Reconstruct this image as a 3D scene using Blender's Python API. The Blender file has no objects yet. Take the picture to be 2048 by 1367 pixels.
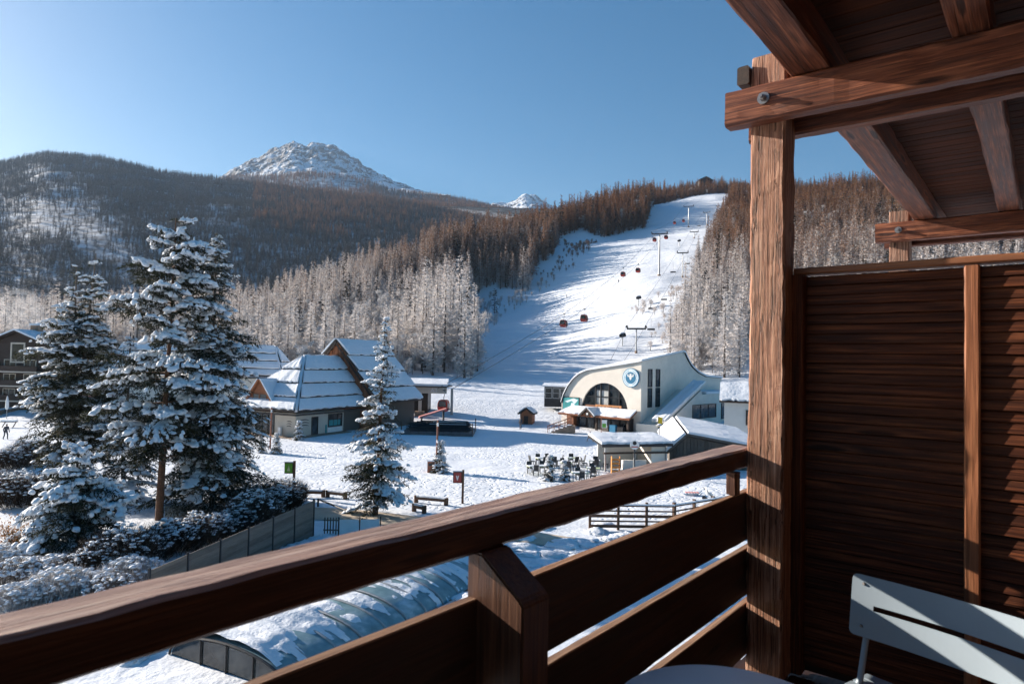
import bpy, bmesh, math, random
import numpy as np
from mathutils import Matrix, Vector, noise as mnoise

scene = bpy.context.scene
COL = scene.collection
R = math.radians

# ------------------------------------------------------------------ camera
HAZE = 0.000055                              # density of the valley air
FPX, CX, CY = 1320.0, 1024.0, 683.5          # focal length and centre in photo pixels
PITCH, ROLL = R(1.71), R(1.19)
CAMZ = 10.0
CF = np.array([0, math.cos(PITCH), math.sin(PITCH)])
_u0 = np.array([0, -math.sin(PITCH), math.cos(PITCH)])
_r0 = np.array([1.0, 0, 0])
CU = math.cos(ROLL) * _u0 - math.sin(ROLL) * _r0
CR = math.cos(ROLL) * _r0 + math.sin(ROLL) * _u0
cam_data = bpy.data.cameras.new('camera')
cam = bpy.data.objects.new('camera', cam_data)
COL.objects.link(cam)
cam.matrix_world = Matrix(((CR[0], CU[0], -CF[0], 0), (CR[1], CU[1], -CF[1], 0), (CR[2], CU[2], -CF[2], CAMZ), (0, 0, 0, 1)))
cam_data.sensor_width = 36.0
cam_data.lens = FPX / 2048 * 36.0
cam_data.clip_start = 0.05
cam_data.clip_end = 30000
cam_data.dof.use_dof = True
cam_data.dof.focus_distance = 45.0
cam_data.dof.aperture_fstop = 5.0
scene.camera = cam

# ------------------------------------------------------------------ light
SUN_AZ, SUN_EL = 64.5, 18.5                  # degrees left of the view axis, above the horizon
SUNV = Vector((-math.sin(R(SUN_AZ)) * math.cos(R(SUN_EL)), math.cos(R(SUN_AZ)) * math.cos(R(SUN_EL)), math.sin(R(SUN_EL))))
world = bpy.data.worlds.new('World')
scene.world = world
world.use_nodes = True
wn = world.node_tree
bg = wn.nodes['Background']
sky = wn.nodes.new('ShaderNodeTexSky')
sky.sky_type = 'NISHITA'
sky.sun_disc = False
sky.sun_elevation = R(SUN_EL)
sky.sun_rotation = math.atan2(SUNV.x, SUNV.y)
sky.altitude = 1400
sky.air_density = 1.15
sky.dust_density = 2.6
sky.ozone_density = 2.5
hs = wn.nodes.new('ShaderNodeHueSaturation'); hs.inputs['Saturation'].default_value = 1.45; hs.inputs['Hue'].default_value = 0.494
wn.links.new(sky.outputs[0], hs.inputs['Color']); wn.links.new(hs.outputs[0], bg.inputs[0])
bg.inputs[1].default_value = 0.05
sd = bpy.data.lights.new('sun', 'SUN')
sd.energy = 5.0
sd.angle = R(0.5)
sd.color = (1.0, 0.90, 0.78)
sun = bpy.data.objects.new('sun', sd)
COL.objects.link(sun)
sun.rotation_euler = (-SUNV).to_track_quat('-Z', 'Y').to_euler()
sun.location = (0, 0, 60)
vs = scene.view_settings
vs.view_transform = 'Standard'
vs.look = 'None'
vs.exposure = 1.36
vs.gamma = 1.0
vs.use_curve_mapping = False
cy = scene.cycles
cy.max_bounces = 4
cy.diffuse_bounces = 2
cy.use_adaptive_sampling = True
cy.adaptive_threshold = 0.025
cy.glossy_bounces = 2
cy.transmission_bounces = 4
cy.transparent_max_bounces = 6
cy.volume_bounces = 0
cy.caustics_reflective = False
cy.caustics_refractive = False
cy.sample_clamp_indirect = 4.0

# ------------------------------------------------------------------ helpers
def ray(px, py):
    return CF + (px - CX) / FPX * CR + (CY - py) / FPX * CU
def W(px, py, Y):                            # the point seen at a pixel of the photo, Y metres ahead
    d = ray(px, py)
    p = d * (Y / d[1])
    return Vector((p[0], p[1], p[2] + CAMZ))
def G(px, py, z=0.0):                        # the same on a level of the ground
    d = ray(px, py)
    p = d * ((z - CAMZ) / d[2])
    return Vector((p[0], p[1], z))
def proj(P):
    P = np.atleast_2d(np.asarray(P, float)) - np.array([0, 0, CAMZ])
    dep = P @ CF
    return CX + FPX * (P @ CR) / dep, CY - FPX * (P @ CU) / dep, dep

WM = {}
def empty(name, M, label=None, cat=None, group=None):
    o = bpy.data.objects.new(name, None)
    o.empty_display_size = 0.3
    COL.objects.link(o)
    o.matrix_world = M
    WM[o.name] = M.copy()
    tag(o, label, cat, group)
    return o
def tag(o, label=None, cat=None, group=None, kind=None):
    if label: o['label'] = label
    if cat: o['category'] = cat
    if group: o['group'] = group
    if kind: o['kind'] = kind
    return o
def T(x, y=None, z=None, rz=0.0):
    if y is None: x, y, z = x
    return Matrix.Translation((x, y, z)) @ Matrix.Rotation(rz, 4, 'Z')
def link(name, me, parent=None, M=None):
    """M is the matrix in the parent's frame (in the world when there is no parent)."""
    o = bpy.data.objects.new(name, me)
    COL.objects.link(o)
    M = M or Matrix.Identity(4)
    if parent is not None:
        o.parent = parent
        WM[o.name] = WM[parent.name] @ M
    else:
        WM[o.name] = M.copy()
    o.matrix_basis = M
    return o
def copy_tree(o, M, label=None, extra=None):
    c = o.copy(); COL.objects.link(c); c.matrix_basis = M; WM[c.name] = M.copy()
    if label: c['label'] = label
    kids = [k for k in bpy.data.objects if k.parent == o]
    for k in kids:
        d = k.copy(); COL.objects.link(d); d.parent = c
        for g in [q for q in bpy.data.objects if q.parent == k]:
            e = g.copy(); COL.objects.link(e); e.parent = d
    return c

class MB:
    """collects faces; build() links them as one mesh object"""
    def __init__(s): s.v = []; s.f = []; s.m = []; s.n = 0
    def add(s, verts, faces, mat=0):
        b = s.n
        s.v.extend([tuple(v) for v in verts]); s.n += len(verts)
        s.f.extend([tuple(i + b for i in f) for f in faces]); s.m.extend([mat] * len(faces))
        return s
    def box(s, x0, x1, y0, y1, z0, z1, mat=0, M=None):
        vs_ = [(x, y, z) for z in (z0, z1) for y in (y0, y1) for x in (x0, x1)]
        if M is not None: vs_ = [tuple(M @ Vector(v)) for v in vs_]
        return s.add(vs_, [(0, 2, 3, 1), (4, 5, 7, 6), (0, 1, 5, 4), (2, 6, 7, 3), (0, 4, 6, 2), (1, 3, 7, 5)], mat)
    def tube(s, pts, r, n=8, mat=0, cap=True):
        pts = [Vector(p) for p in pts]
        rs = r if isinstance(r, (list, tuple)) else [r] * len(pts)
        rings = []
        for i, p in enumerate(pts):
            t = (pts[min(i + 1, len(pts) - 1)] - pts[max(i - 1, 0)]).normalized()
            a = t.cross(Vector((0, 0, 1)))
            if a.length < 0.05: a = t.cross(Vector((0, 1, 0)))
            a.normalize(); b = t.cross(a)
            rings.append([p + (a * math.cos(2 * math.pi * k / n) + b * math.sin(2 * math.pi * k / n)) * rs[i] for k in range(n)])
        vv = [q for rg in rings for q in rg]
        ff = [(i * n + k, i * n + (k + 1) % n, (i + 1) * n + (k + 1) % n, (i + 1) * n + k) for i in range(len(pts) - 1) for k in range(n)]
        if cap: ff += [tuple(range(n))[::-1], tuple((len(pts) - 1) * n + k for k in range(n))]
        return s.add(vv, ff, mat)
    def prism(s, poly, d, mat=0):
        """polygon (3-D points) pushed along vector d"""
        n = len(poly); d = Vector(d)
        a = [Vector(p) for p in poly]; b = [p + d for p in a]
        return s.add(a + b, [tuple(range(n)), tuple(range(n, 2 * n))[::-1]] + [(k, k + n, (k + 1) % n + n, (k + 1) % n) for k in range(n)], mat)
    def mesh(s, name, mats, smooth=False, fix=True):
        me = bpy.data.meshes.new(name)
        me.from_pydata(s.v, [], s.f)
        for m in (mats if isinstance(mats, (list, tuple)) else [mats]): me.materials.append(m)
        if len(set(s.m)) > 1: me.polygons.foreach_set('material_index', s.m)
        if fix:
            bm = bmesh.new(); bm.from_mesh(me); bmesh.ops.recalc_face_normals(bm, faces=bm.faces); bm.to_mesh(me); bm.free()
        if smooth: me.polygons.foreach_set('use_smooth', [True] * len(me.polygons))
        me.update()
        return me
    def build(s, name, mats, parent=None, M=None, smooth=False, fix=True):
        return link(name, s.mesh(name, mats, smooth, fix), parent, M)

def np_mesh(name, V, F, mats, midx=None, smooth=False):
    V = np.ascontiguousarray(V, np.float32); F = np.ascontiguousarray(F, np.int32)
    me = bpy.data.meshes.new(name)
    k = F.shape[1]
    me.vertices.add(len(V)); me.vertices.foreach_set('co', V.ravel())
    me.loops.add(F.size); me.loops.foreach_set('vertex_index', F.ravel())
    me.polygons.add(len(F)); me.polygons.foreach_set('loop_start', np.arange(0, F.size, k, dtype=np.int32))
    for m in mats: me.materials.append(m)
    if midx is not None: me.polygons.foreach_set('material_index', np.ascontiguousarray(midx, np.int32))
    me.polygons.foreach_set('use_smooth', np.full(len(F), smooth))
    me.update(calc_edges=True); me.validate()
    return me

def text(name, body, size, M, mat, parent, align='CENTER', extrude=0.01):
    cu = bpy.data.curves.new(name, 'FONT'); cu.body = body; cu.size = size
    cu.align_x = align; cu.align_y = 'CENTER'; cu.extrude = extrude
    cu.materials.append(mat)
    tmp = bpy.data.objects.new('tmp', cu); COL.objects.link(tmp)
    bpy.context.view_layer.update()
    me = bpy.data.meshes.new_from_object(tmp.evaluated_get(bpy.context.evaluated_depsgraph_get()))
    bpy.data.objects.remove(tmp)
    return link(name, me, parent, M)

# ------------------------------------------------------------------ materials
def mat(name):
    m = bpy.data.materials.new(name); m.use_nodes = True
    nt = m.node_tree
    return m, nt, nt.nodes['Principled BSDF']
def nd(nt, t, **kw):
    n = nt.nodes.new(t)
    for k, v in kw.items():
        if k.startswith('i_'):
            key = k[2:]
            n.inputs[int(key) if key.isdigit() else key].default_value = v
        else: setattr(n, k, v)
    return n
def ramp(nt, fac, stops):
    r = nt.nodes.new('ShaderNodeValToRGB')
    el = r.color_ramp.elements
    while len(el) < len(stops): el.new(0.5)
    for e, (p, c) in zip(el, stops): e.position = p; e.color = (*c, 1) if len(c) == 3 else c
    nt.links.new(fac, r.inputs[0])
    return r.outputs[0]
def coords(nt, scale=(1, 1, 1), kind='Object', rnd=0.0):
    tc = nt.nodes.new('ShaderNodeTexCoord')
    v = tc.outputs[kind]
    if rnd:
        oi = nt.nodes.new('ShaderNodeObjectInfo')
        mu = nd(nt, 'ShaderNodeMath', operation='MULTIPLY', i_1=rnd); nt.links.new(oi.outputs['Random'], mu.inputs[0])
        ad = nd(nt, 'ShaderNodeVectorMath', operation='ADD'); nt.links.new(v, ad.inputs[0]); nt.links.new(mu.outputs[0], ad.inputs[1]); v = ad.outputs[0]
    mp = nt.nodes.new('ShaderNodeMapping'); mp.inputs['Scale'].default_value = scale
    nt.links.new(v, mp.inputs[0])
    return mp.outputs[0]
def wpos(nt, scale=(1, 1, 1)):
    g = nt.nodes.new('ShaderNodeNewGeometry')
    mp = nt.nodes.new('ShaderNodeMapping'); mp.inputs['Scale'].default_value = scale
    nt.links.new(g.outputs['Position'], mp.inputs[0])
    return mp.outputs[0]
def noise(nt, vec, scale, detail=4, rough=0.55, dist=0.0):
    n = nd(nt, 'ShaderNodeTexNoise', i_Scale=scale, i_Detail=detail, i_Roughness=rough, i_Distortion=dist)
    nt.links.new(vec, n.inputs['Vector'])
    return n.outputs['Fac']
def bump(nt, bs, h, strength=0.5, dist=0.05, prev=None):
    b = nd(nt, 'ShaderNodeBump', i_Strength=strength, i_Distance=dist)
    nt.links.new(h, b.inputs['Height'])
    if prev is not None: nt.links.new(prev, b.inputs['Normal'])
    nt.links.new(b.outputs[0], bs.inputs['Normal'])
    return b.outputs[0]
def math2(nt, op, a, b):
    n = nt.nodes.new('ShaderNodeMath'); n.operation = op
    for i, x in enumerate((a, b)):
        if isinstance(x, (int, float)): n.inputs[i].default_value = x
        else: nt.links.new(x, n.inputs[i])
    return n.outputs[0]
def mixc(nt, fac, a, b):
    n = nt.nodes.new('ShaderNodeMix'); n.data_type = 'RGBA'
    if isinstance(fac, (int, float)): n.inputs[0].default_value = fac
    else: nt.links.new(fac, n.inputs[0])
    for i, x in ((6, a), (7, b)):
        if isinstance(x, tuple): n.inputs[i].default_value = (*x, 1)
        else: nt.links.new(x, n.inputs[i])
    return n.outputs[2]

def plain(name, col, rough=0.6, var=0.12, scale=3.0, metallic=0.0, bmp=0.0, spec=0.5):
    m, nt, b = mat(name)
    v = coords(nt, rnd=7.0)
    n = noise(nt, v, scale, 5)
    c = tuple(x * (1 - var) for x in col), tuple(min(1, x * (1 + var)) for x in col)
    nt.links.new(ramp(nt, n, [(0.3, c[0]), (0.7, c[1])]), b.inputs['Base Color'])
    b.inputs['Roughness'].default_value = rough
    b.inputs['Metallic'].default_value = metallic
    b.inputs['Specular IOR Level'].default_value = spec
    if bmp: bump(nt, b, noise(nt, v, scale * 8, 4), bmp, 0.02)
    return m

def wood(name, dark, mid, light, rough=0.6, gscale=1.0, bmp=0.4, spec=0.4, knots=0.35, patch=0.5, crack=0.0):
    m, nt, b = mat(name)
    v = coords(nt, (0.6 * gscale, 15 * gscale, 15 * gscale), rnd=31.0)
    vk = coords(nt, (1.2, 5, 5), rnd=31.0)
    warp = noise(nt, vk, 1.6, 3)
    g1 = noise(nt, v, 2.6, 8, 0.65, 0.3)
    v2 = coords(nt, (1.6 * gscale, 85 * gscale, 85 * gscale), rnd=31.0)
    g2 = noise(nt, v2, 1.7, 5, 0.6, 0.3)
    s = math2(nt, 'ADD', math2(nt, 'MULTIPLY', g1, 0.62), math2(nt, 'MULTIPLY', g2, 0.38))
    c = ramp(nt, s, [(0.34, dark), (0.5, mid), (0.66, light)])
    oi = nt.nodes.new('ShaderNodeObjectInfo')
    tint = ramp(nt, math2(nt, 'ADD', math2(nt, 'MULTIPLY', warp, patch), math2(nt, 'MULTIPLY', oi.outputs['Random'], 0.5)), [(0.15, (0.55, 0.52, 0.5)), (0.55, (1, 1, 1)), (0.85, (1.25, 1.15, 1.05))])
    mx = nt.nodes.new('ShaderNodeMix'); mx.data_type = 'RGBA'; mx.blend_type = 'MULTIPLY'; mx.inputs[0].default_value = 1
    nt.links.new(c, mx.inputs[6]); nt.links.new(tint, mx.inputs[7])
    col = mx.outputs[2]
    if knots:
        vo = nd(nt, 'ShaderNodeTexVoronoi', i_Scale=1.0)
        nt.links.new(coords(nt, (1.3, 8, 8), rnd=31.0), vo.inputs['Vector'])
        wob = math2(nt, 'ADD', vo.outputs['Distance'], math2(nt, 'MULTIPLY', math2(nt, 'SUBTRACT', g2, 0.5), 0.18))
        kf = ramp(nt, wob, [(0.10, (1, 1, 1)), (0.17, (0, 0, 0))])
        rf_ = ramp(nt, wob, [(0.10, (0, 0, 0)), (0.19, (1, 1, 1)), (0.30, (0, 0, 0))])
        col = mixc(nt, math2(nt, 'MULTIPLY', rf_, knots), col, light)
        col = mixc(nt, math2(nt, 'MULTIPLY', kf, knots * 2), col, tuple(x * 0.45 for x in dark))
    if crack:
        cn = noise(nt, coords(nt, (0.35, 24, 24), rnd=31.0), 1.5, 2, 0.5, 0.05)
        cf = ramp(nt, cn, [(0.455, (0, 0, 0)), (0.485, (1, 1, 1)), (0.497, (0, 0, 0))])
        col = mixc(nt, math2(nt, 'MULTIPLY', cf, crack), col, tuple(x * 0.3 for x in dark))
        s = math2(nt, 'SUBTRACT', s, math2(nt, 'MULTIPLY', cf, 0.8 * crack))
    nt.links.new(col, b.inputs['Base Color'])
    nt.links.new(ramp(nt, g1, [(0.3, (rough - .12,) * 3), (0.7, (rough + .12,) * 3)]), b.inputs['Roughness'])
    b.inputs['Specular IOR Level'].default_value = spec
    bump(nt, b, s, bmp, 0.012)
    return m

def snow_mat(name, foot=0.0, rut=0.0, fine=1.0, col=(0.80, 0.83, 0.88)):
    m, nt, b = mat(name)
    p = wpos(nt)
    n1 = noise(nt, p, 0.35, 5); n2 = noise(nt, p, 2.2, 5, 0.6)
    nt.links.new(ramp(nt, n2, [(0.25, tuple(c * 0.94 for c in col)), (0.7, col)]), b.inputs['Base Color'])
    b.inputs['Roughness'].default_value = 0.65
    b.inputs['Specular IOR Level'].default_value = 0.25
    pr = bump(nt, b, n1, 0.5 * fine, 0.5)
    pr = bump(nt, b, n2, 0.6 * fine, 0.12, pr)
    return m, nt, b, p, pr

def smooth_fn(nt, x, a, c):
    n = nt.nodes.new('ShaderNodeMapRange'); n.interpolation_type = 'SMOOTHSTEP'
    n.inputs['From Min'].default_value = a; n.inputs['From Max'].default_value = c
    nt.links.new(x, n.inputs['Value'])
    return n.outputs[0]

SNOW, *_ = snow_mat('snow')
SNOW_TREE, nt_, b_, p_, pr_ = snow_mat('tree_snow', fine=0.6)
bump(nt_, b_, noise(nt_, p_, 9.0, 4), 0.7, 0.05, pr_)
# the snow cover of the plaza, slope and woods: footprints on the flat, groomer tracks on the slope
SNOW_GROUND, nt_, b_, p_, pr_ = snow_mat('ground_snow', fine=0.8)
sep = nd(nt_, 'ShaderNodeSeparateXYZ'); nt_.links.new(p_, sep.inputs[0])
vo_ = nd(nt_, 'ShaderNodeTexVoronoi', i_Scale=2.1, i_Randomness=1.0)
wn_ = nd(nt_, 'ShaderNodeTexNoise', i_Scale=0.5, i_Detail=4); nt_.links.new(p_, wn_.inputs['Vector'])
wa_ = nd(nt_, 'ShaderNodeVectorMath', operation='MULTIPLY_ADD'); nt_.links.new(wn_.outputs['Color'], wa_.inputs[0]); wa_.inputs[1].default_value = (2.2, 2.2, 0); nt_.links.new(p_, wa_.inputs[2])
nt_.links.new(wa_.outputs[0], vo_.inputs['Vector'])
flat_ = math2(nt_, 'MULTIPLY', smooth_fn(nt_, sep.outputs['Y'], 36, 46), math2(nt_, 'SUBTRACT', 1.0, smooth_fn(nt_, sep.outputs['Y'], 82, 150)))
flat_ = math2(nt_, 'MULTIPLY', flat_, smooth_fn(nt_, noise(nt_, wpos(nt_, (0.6, 1.5, 1)), 0.09, 3), 0.36, 0.52))
foot_ = math2(nt_, 'MULTIPLY', ramp(nt_, vo_.outputs['Distance'], [(0.12, (0, 0, 0)), (0.42, (1, 1, 1))]), flat_)
pr_ = bump(nt_, b_, foot_, 0.7, 0.13, pr_)
rut_ = nd(nt_, 'ShaderNodeTexNoise', i_Scale=1.0, i_Detail=5, i_Roughness=0.6)
nt_.links.new(wpos(nt_, (0.05, 0.45, 0.45)), rut_.inputs['Vector'])
pr_ = bump(nt_, b_, math2(nt_, 'MULTIPLY', rut_.outputs['Fac'], smooth_fn(nt_, sep.outputs['Y'], 95, 150)), 0.7, 0.9, pr_)
bump(nt_, b_, noise(nt_, p_, 6.0, 3), 0.35, 0.04, pr_)

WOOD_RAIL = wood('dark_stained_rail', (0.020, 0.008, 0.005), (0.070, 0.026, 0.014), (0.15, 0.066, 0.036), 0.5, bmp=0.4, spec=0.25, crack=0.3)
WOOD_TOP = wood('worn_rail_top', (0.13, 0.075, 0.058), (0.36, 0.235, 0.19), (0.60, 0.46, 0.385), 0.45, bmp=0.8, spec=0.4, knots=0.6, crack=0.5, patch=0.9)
WOOD_EDGE = wood('raw_sunlit_edge', (0.16, 0.085, 0.05), (0.32, 0.19, 0.12), (0.46, 0.31, 0.21), 0.6, bmp=0.4, knots=0.1)  # raw wood, with the sunlit look of the board tops put into the colour
WOOD_BOARD = wood('dark_stained_board', (0.012, 0.006, 0.004), (0.034, 0.014, 0.009), (0.065, 0.028, 0.016), 0.6, bmp=0.3)
WOOD_BEAM = wood('red_brown_beam', (0.022, 0.007, 0.004), (0.14, 0.041, 0.018), (0.42, 0.155, 0.075), 0.6, bmp=0.5, crack=0.5)
WOOD_POST = wood('weathered_post', (0.055, 0.020, 0.012), (0.27, 0.132, 0.082), (0.56, 0.38, 0.285), 0.72, 1.5, bmp=1.0, knots=0.3, patch=0.9, crack=0.85)
WOOD_SLAT = wood('red_brown_slat', (0.014, 0.0045, 0.003), (0.062, 0.019, 0.009), (0.21, 0.070, 0.030), 0.65, bmp=0.8, patch=1.0, spec=0.2)
WOOD_STILE = wood('orange_brown_stile', (0.12, 0.045, 0.02), (0.30, 0.115, 0.052), (0.42, 0.19, 0.09), 0.6, bmp=0.3)
WOOD_FENCE = wood('brown_fence_timber', (0.04, 0.02, 0.012), (0.10, 0.052, 0.032), (0.19, 0.11, 0.07), 0.75)
WOOD_GREY = wood('grey_shed_boards', (0.06, 0.048, 0.04), (0.12, 0.10, 0.085), (0.20, 0.17, 0.14), 0.8)
WOOD_GABLE = wood('orange_gable_boards', (0.13, 0.042, 0.018), (0.27, 0.10, 0.045), (0.38, 0.17, 0.085), 0.7)
WOOD_DARK = wood('dark_chalet_timber', (0.02, 0.013, 0.010), (0.05, 0.032, 0.024), (0.09, 0.06, 0.045), 0.7)
POLE_RED = wood('red_brown_pole', (0.16, 0.06, 0.04), (0.26, 0.10, 0.065), (0.36, 0.16, 0.10), 0.7, knots=0)
CREAM = plain('cream_render', (0.60, 0.53, 0.45), 0.85, 0.06, 1.2, bmp=0.25)
WHITE_WALL = plain('white_render', (0.72, 0.70, 0.67), 0.85, 0.05, 1.5, bmp=0.2)
BEIGE = plain('beige_render', (0.76, 0.70, 0.62), 0.85, 0.06, 0.8, bmp=0.3)
STONE = plain('brown_stone', (0.30, 0.21, 0.15), 0.9, 0.3, 2.5, bmp=0.6)
METAL_DARK = plain('dark_metal', (0.035, 0.036, 0.04), 0.45, 0.1, 4, 0.6)
METAL_GREY = plain('galvanised_metal', (0.36, 0.37, 0.38), 0.45, 0.12, 4, 0.5)
STEEL = plain('bolt_steel', (0.30, 0.28, 0.27), 0.4, 0.15, 30, 0.8)
CHAIR_PAINT = plain('grey_blue_chair_paint', (0.29, 0.35, 0.40), 0.42, 0.04, 6)
TABLE_PAINT = plain('pale_grey_table_paint', (0.76, 0.78, 0.79), 0.4, 0.03, 4)
RED = plain('red_paint', (0.42, 0.045, 0.03), 0.4, 0.12, 3)
PALE_RED = plain('pale_red_plastic', (0.62, 0.26, 0.24), 0.5, 0.08, 3)
GREEN_SIGN = plain('green_sign_face', (0.13, 0.38, 0.03), 0.5, 0.2, 5)
RED_SIGN = plain('red_sign_face', (0.38, 0.06, 0.05), 0.5, 0.15, 5)
YELLOW = plain('yellow_cloth', (0.75, 0.52, 0.03), 0.7, 0.1, 3)
TEAL = plain('teal_print', (0.02, 0.28, 0.29), 0.5, 0.35, 1.2)
TEAL_BLUE = plain('emblem_blue', (0.012, 0.16, 0.30), 0.5, 0.1, 3)
PALE_BLUE = plain('emblem_pale_blue', (0.68, 0.80, 0.86), 0.5, 0.05, 3)
WHITE = plain('white_paint', (0.78, 0.78, 0.77), 0.5, 0.03, 3)
ORANGE_WOOD = plain('orange_crate_wood', (0.55, 0.22, 0.05), 0.7, 0.25, 5)
SIGN_WOOD = wood('orange_sign_wood', (0.28, 0.11, 0.04), (0.45, 0.20, 0.08), (0.58, 0.30, 0.14), 0.7, knots=0)
LIME = plain('pale_lime_table_top', (0.52, 0.60, 0.34), 0.5, 0.08, 3)
CHAIR_DARK = plain('dark_terrace_chair', (0.03, 0.032, 0.036), 0.6, 0.15, 5)
DECK_DARK = plain('dark_queue_deck', (0.09, 0.085, 0.085), 0.5, 0.3, 2)  # one dark tone for the queue platform
FENCE_GREY = wood('grey_brown_screen', (0.13, 0.105, 0.085), (0.19, 0.155, 0.13), (0.26, 0.22, 0.185), 0.75, knots=0)
ROAD = plain('sanded_road_snow', (0.52, 0.43, 0.33), 0.9, 0.25, 0.5, bmp=0.5)
POOL, nt_, b_ = mat('pool_cover_panel')
nt_.links.new(ramp(nt_, noise(nt_, coords(nt_, rnd=5), 1.4, 6), [(0.3, (0.10, 0.19, 0.21)), (0.55, (0.22, 0.33, 0.36)), (0.75, (0.55, 0.62, 0.66))]), b_.inputs['Base Color'])
b_.inputs['Roughness'].default_value = 0.3
GLASS, nt_, b_ = mat('dark_window_glass')
nt_.links.new(ramp(nt_, noise(nt_, coords(nt_, rnd=9), 0.8, 3), [(0.35, (0.010, 0.013, 0.016)), (0.7, (0.06, 0.07, 0.075))]), b_.inputs['Base Color'])
b_.inputs['Roughness'].default_value = 0.12
b_.inputs['Specular IOR Level'].default_value = 0.6
CURTAIN = plain('pale_blind', (0.5, 0.5, 0.48), 0.8, 0.15, 3)
BARK = wood('pine_bark', (0.04, 0.022, 0.014), (0.13, 0.065, 0.038), (0.24, 0.13, 0.08), 0.9, 0.5, bmp=1.0, knots=0)
BARK_GREY = wood('grey_bark', (0.045, 0.035, 0.03), (0.10, 0.08, 0.068), (0.18, 0.15, 0.13), 0.9, 0.5, bmp=0.8, knots=0)

def leaf_mat(name, stops, frost=None, scale=1.2, transl=0.25, top=0.0):
    """stops: colour ramp by noise; frost: (z low, z high, colour, most) hoarfrost thinning out with height; top: dusting on upward faces"""
    m, nt, b = mat(name)
    p = wpos(nt)
    n = noise(nt, p, scale, 3, 0.7)
    oi = nt.nodes.new('ShaderNodeObjectInfo')
    c = ramp(nt, math2(nt, 'ADD', math2(nt, 'MULTIPLY', n, 0.75), math2(nt, 'MULTIPLY', oi.outputs['Random'], 0.25)), stops)
    if frost:
        zl, zh, fc, most = frost
        sp = nd(nt, 'ShaderNodeSeparateXYZ'); nt.links.new(p, sp.inputs[0])
        big = noise(nt, p, 0.012, 3)
        h = math2(nt, 'SUBTRACT', 1.0, smooth_fn(nt, math2(nt, 'ADD', sp.outputs['Z'], math2(nt, 'MULTIPLY', math2(nt, 'SUBTRACT', big, 0.5), 110)), zl, zh))
        fine_ = noise(nt, p, scale * 3.1, 2, 0.8)
        f = math2(nt, 'MULTIPLY', smooth_fn(nt, math2(nt, 'ADD', fine_, math2(nt, 'MULTIPLY', h, 0.45)), 0.58, 0.86), most)
        c = mixc(nt, f, c, fc)
    if top:
        g = nt.nodes.new('ShaderNodeNewGeometry')
        sp = nd(nt, 'ShaderNodeSeparateXYZ'); nt.links.new(g.outputs['True Normal'], sp.inputs[0])
        az = math2(nt, 'ABSOLUTE', sp.outputs['Z'], 0)
        f = math2(nt, 'MULTIPLY', smooth_fn(nt, math2(nt, 'ADD', math2(nt, 'MULTIPLY', az, 0.5), noise(nt, p, scale * 2.0, 3)), 0.82, 1.0), top)
        c = mixc(nt, f, c, (0.78, 0.80, 0.85))
    nt.links.new(c, b.inputs['Base Color'])
    b.inputs['Roughness'].default_value = 0.85
    b.inputs['Specular IOR Level'].default_value = 0.15
    if transl:
        tr = nt.nodes.new('ShaderNodeBsdfTranslucent'); nt.links.new(c, tr.inputs[0])
        mx = nt.nodes.new('ShaderNodeMixShader'); mx.inputs[0].default_value = transl
        out = nt.nodes['Material Output']
        nt.links.new(b.outputs[0], mx.inputs[1]); nt.links.new(tr.outputs[0], mx.inputs[2]); nt.links.new(mx.outputs[0], out.inputs[0])
    return m
LARCH = leaf_mat('frosted_larch_twigs', [(0.25, (0.06, 0.030, 0.016)), (0.5, (0.19, 0.088, 0.040)), (0.75, (0.34, 0.165, 0.075))], (-15, 145, (0.74, 0.71, 0.70), 0.85), 0.5, 0.3)
FROST = leaf_mat('hoar_frosted_twigs', [(0.28, (0.24, 0.19, 0.15)), (0.48, (0.56, 0.52, 0.50)), (0.68, (0.80, 0.79, 0.80))], None, 0.8, 0.25)
DARKPINE = leaf_mat('dark_mountain_foliage', [(0.25, (0.012, 0.016, 0.014)), (0.5, (0.034, 0.032, 0.026)), (0.78, (0.085, 0.060, 0.042))], (-20, 60, (0.5, 0.5, 0.52), 0.7), 0.05, 0.2)
NEEDLE = leaf_mat('spruce_needles', [(0.3, (0.016, 0.020, 0.011)), (0.55, (0.042, 0.044, 0.022)), (0.8, (0.10, 0.085, 0.040))], None, 2.5, 0.2, top=0.25)
NEEDLE_DUST = leaf_mat('dusted_fir_needles', [(0.3, (0.014, 0.018, 0.011)), (0.55, (0.036, 0.040, 0.022)), (0.8, (0.085, 0.075, 0.040))], None, 2.2, 0.2, top=0.6)
TWIG_FROST = leaf_mat('frosted_garden_twigs', [(0.3, (0.10, 0.08, 0.065)), (0.5, (0.34, 0.31, 0.29)), (0.7, (0.72, 0.72, 0.74))], None, 3.0, 0.1, top=0.6)
TWIG = leaf_mat('bare_hedge_twigs', [(0.3, (0.020, 0.014, 0.010)), (0.6, (0.060, 0.040, 0.028)), (0.85, (0.12, 0.08, 0.055))], None, 2.0, 0.0, top=0.4)
AUTUMN = leaf_mat('yellow_brown_leaves', [(0.3, (0.10, 0.035, 0.012)), (0.6, (0.30, 0.13, 0.02)), (0.85, (0.45, 0.30, 0.04))], None, 2.0, 0.3, top=0.4)

rng = np.random.default_rng(7)
random.seed(7)

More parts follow.
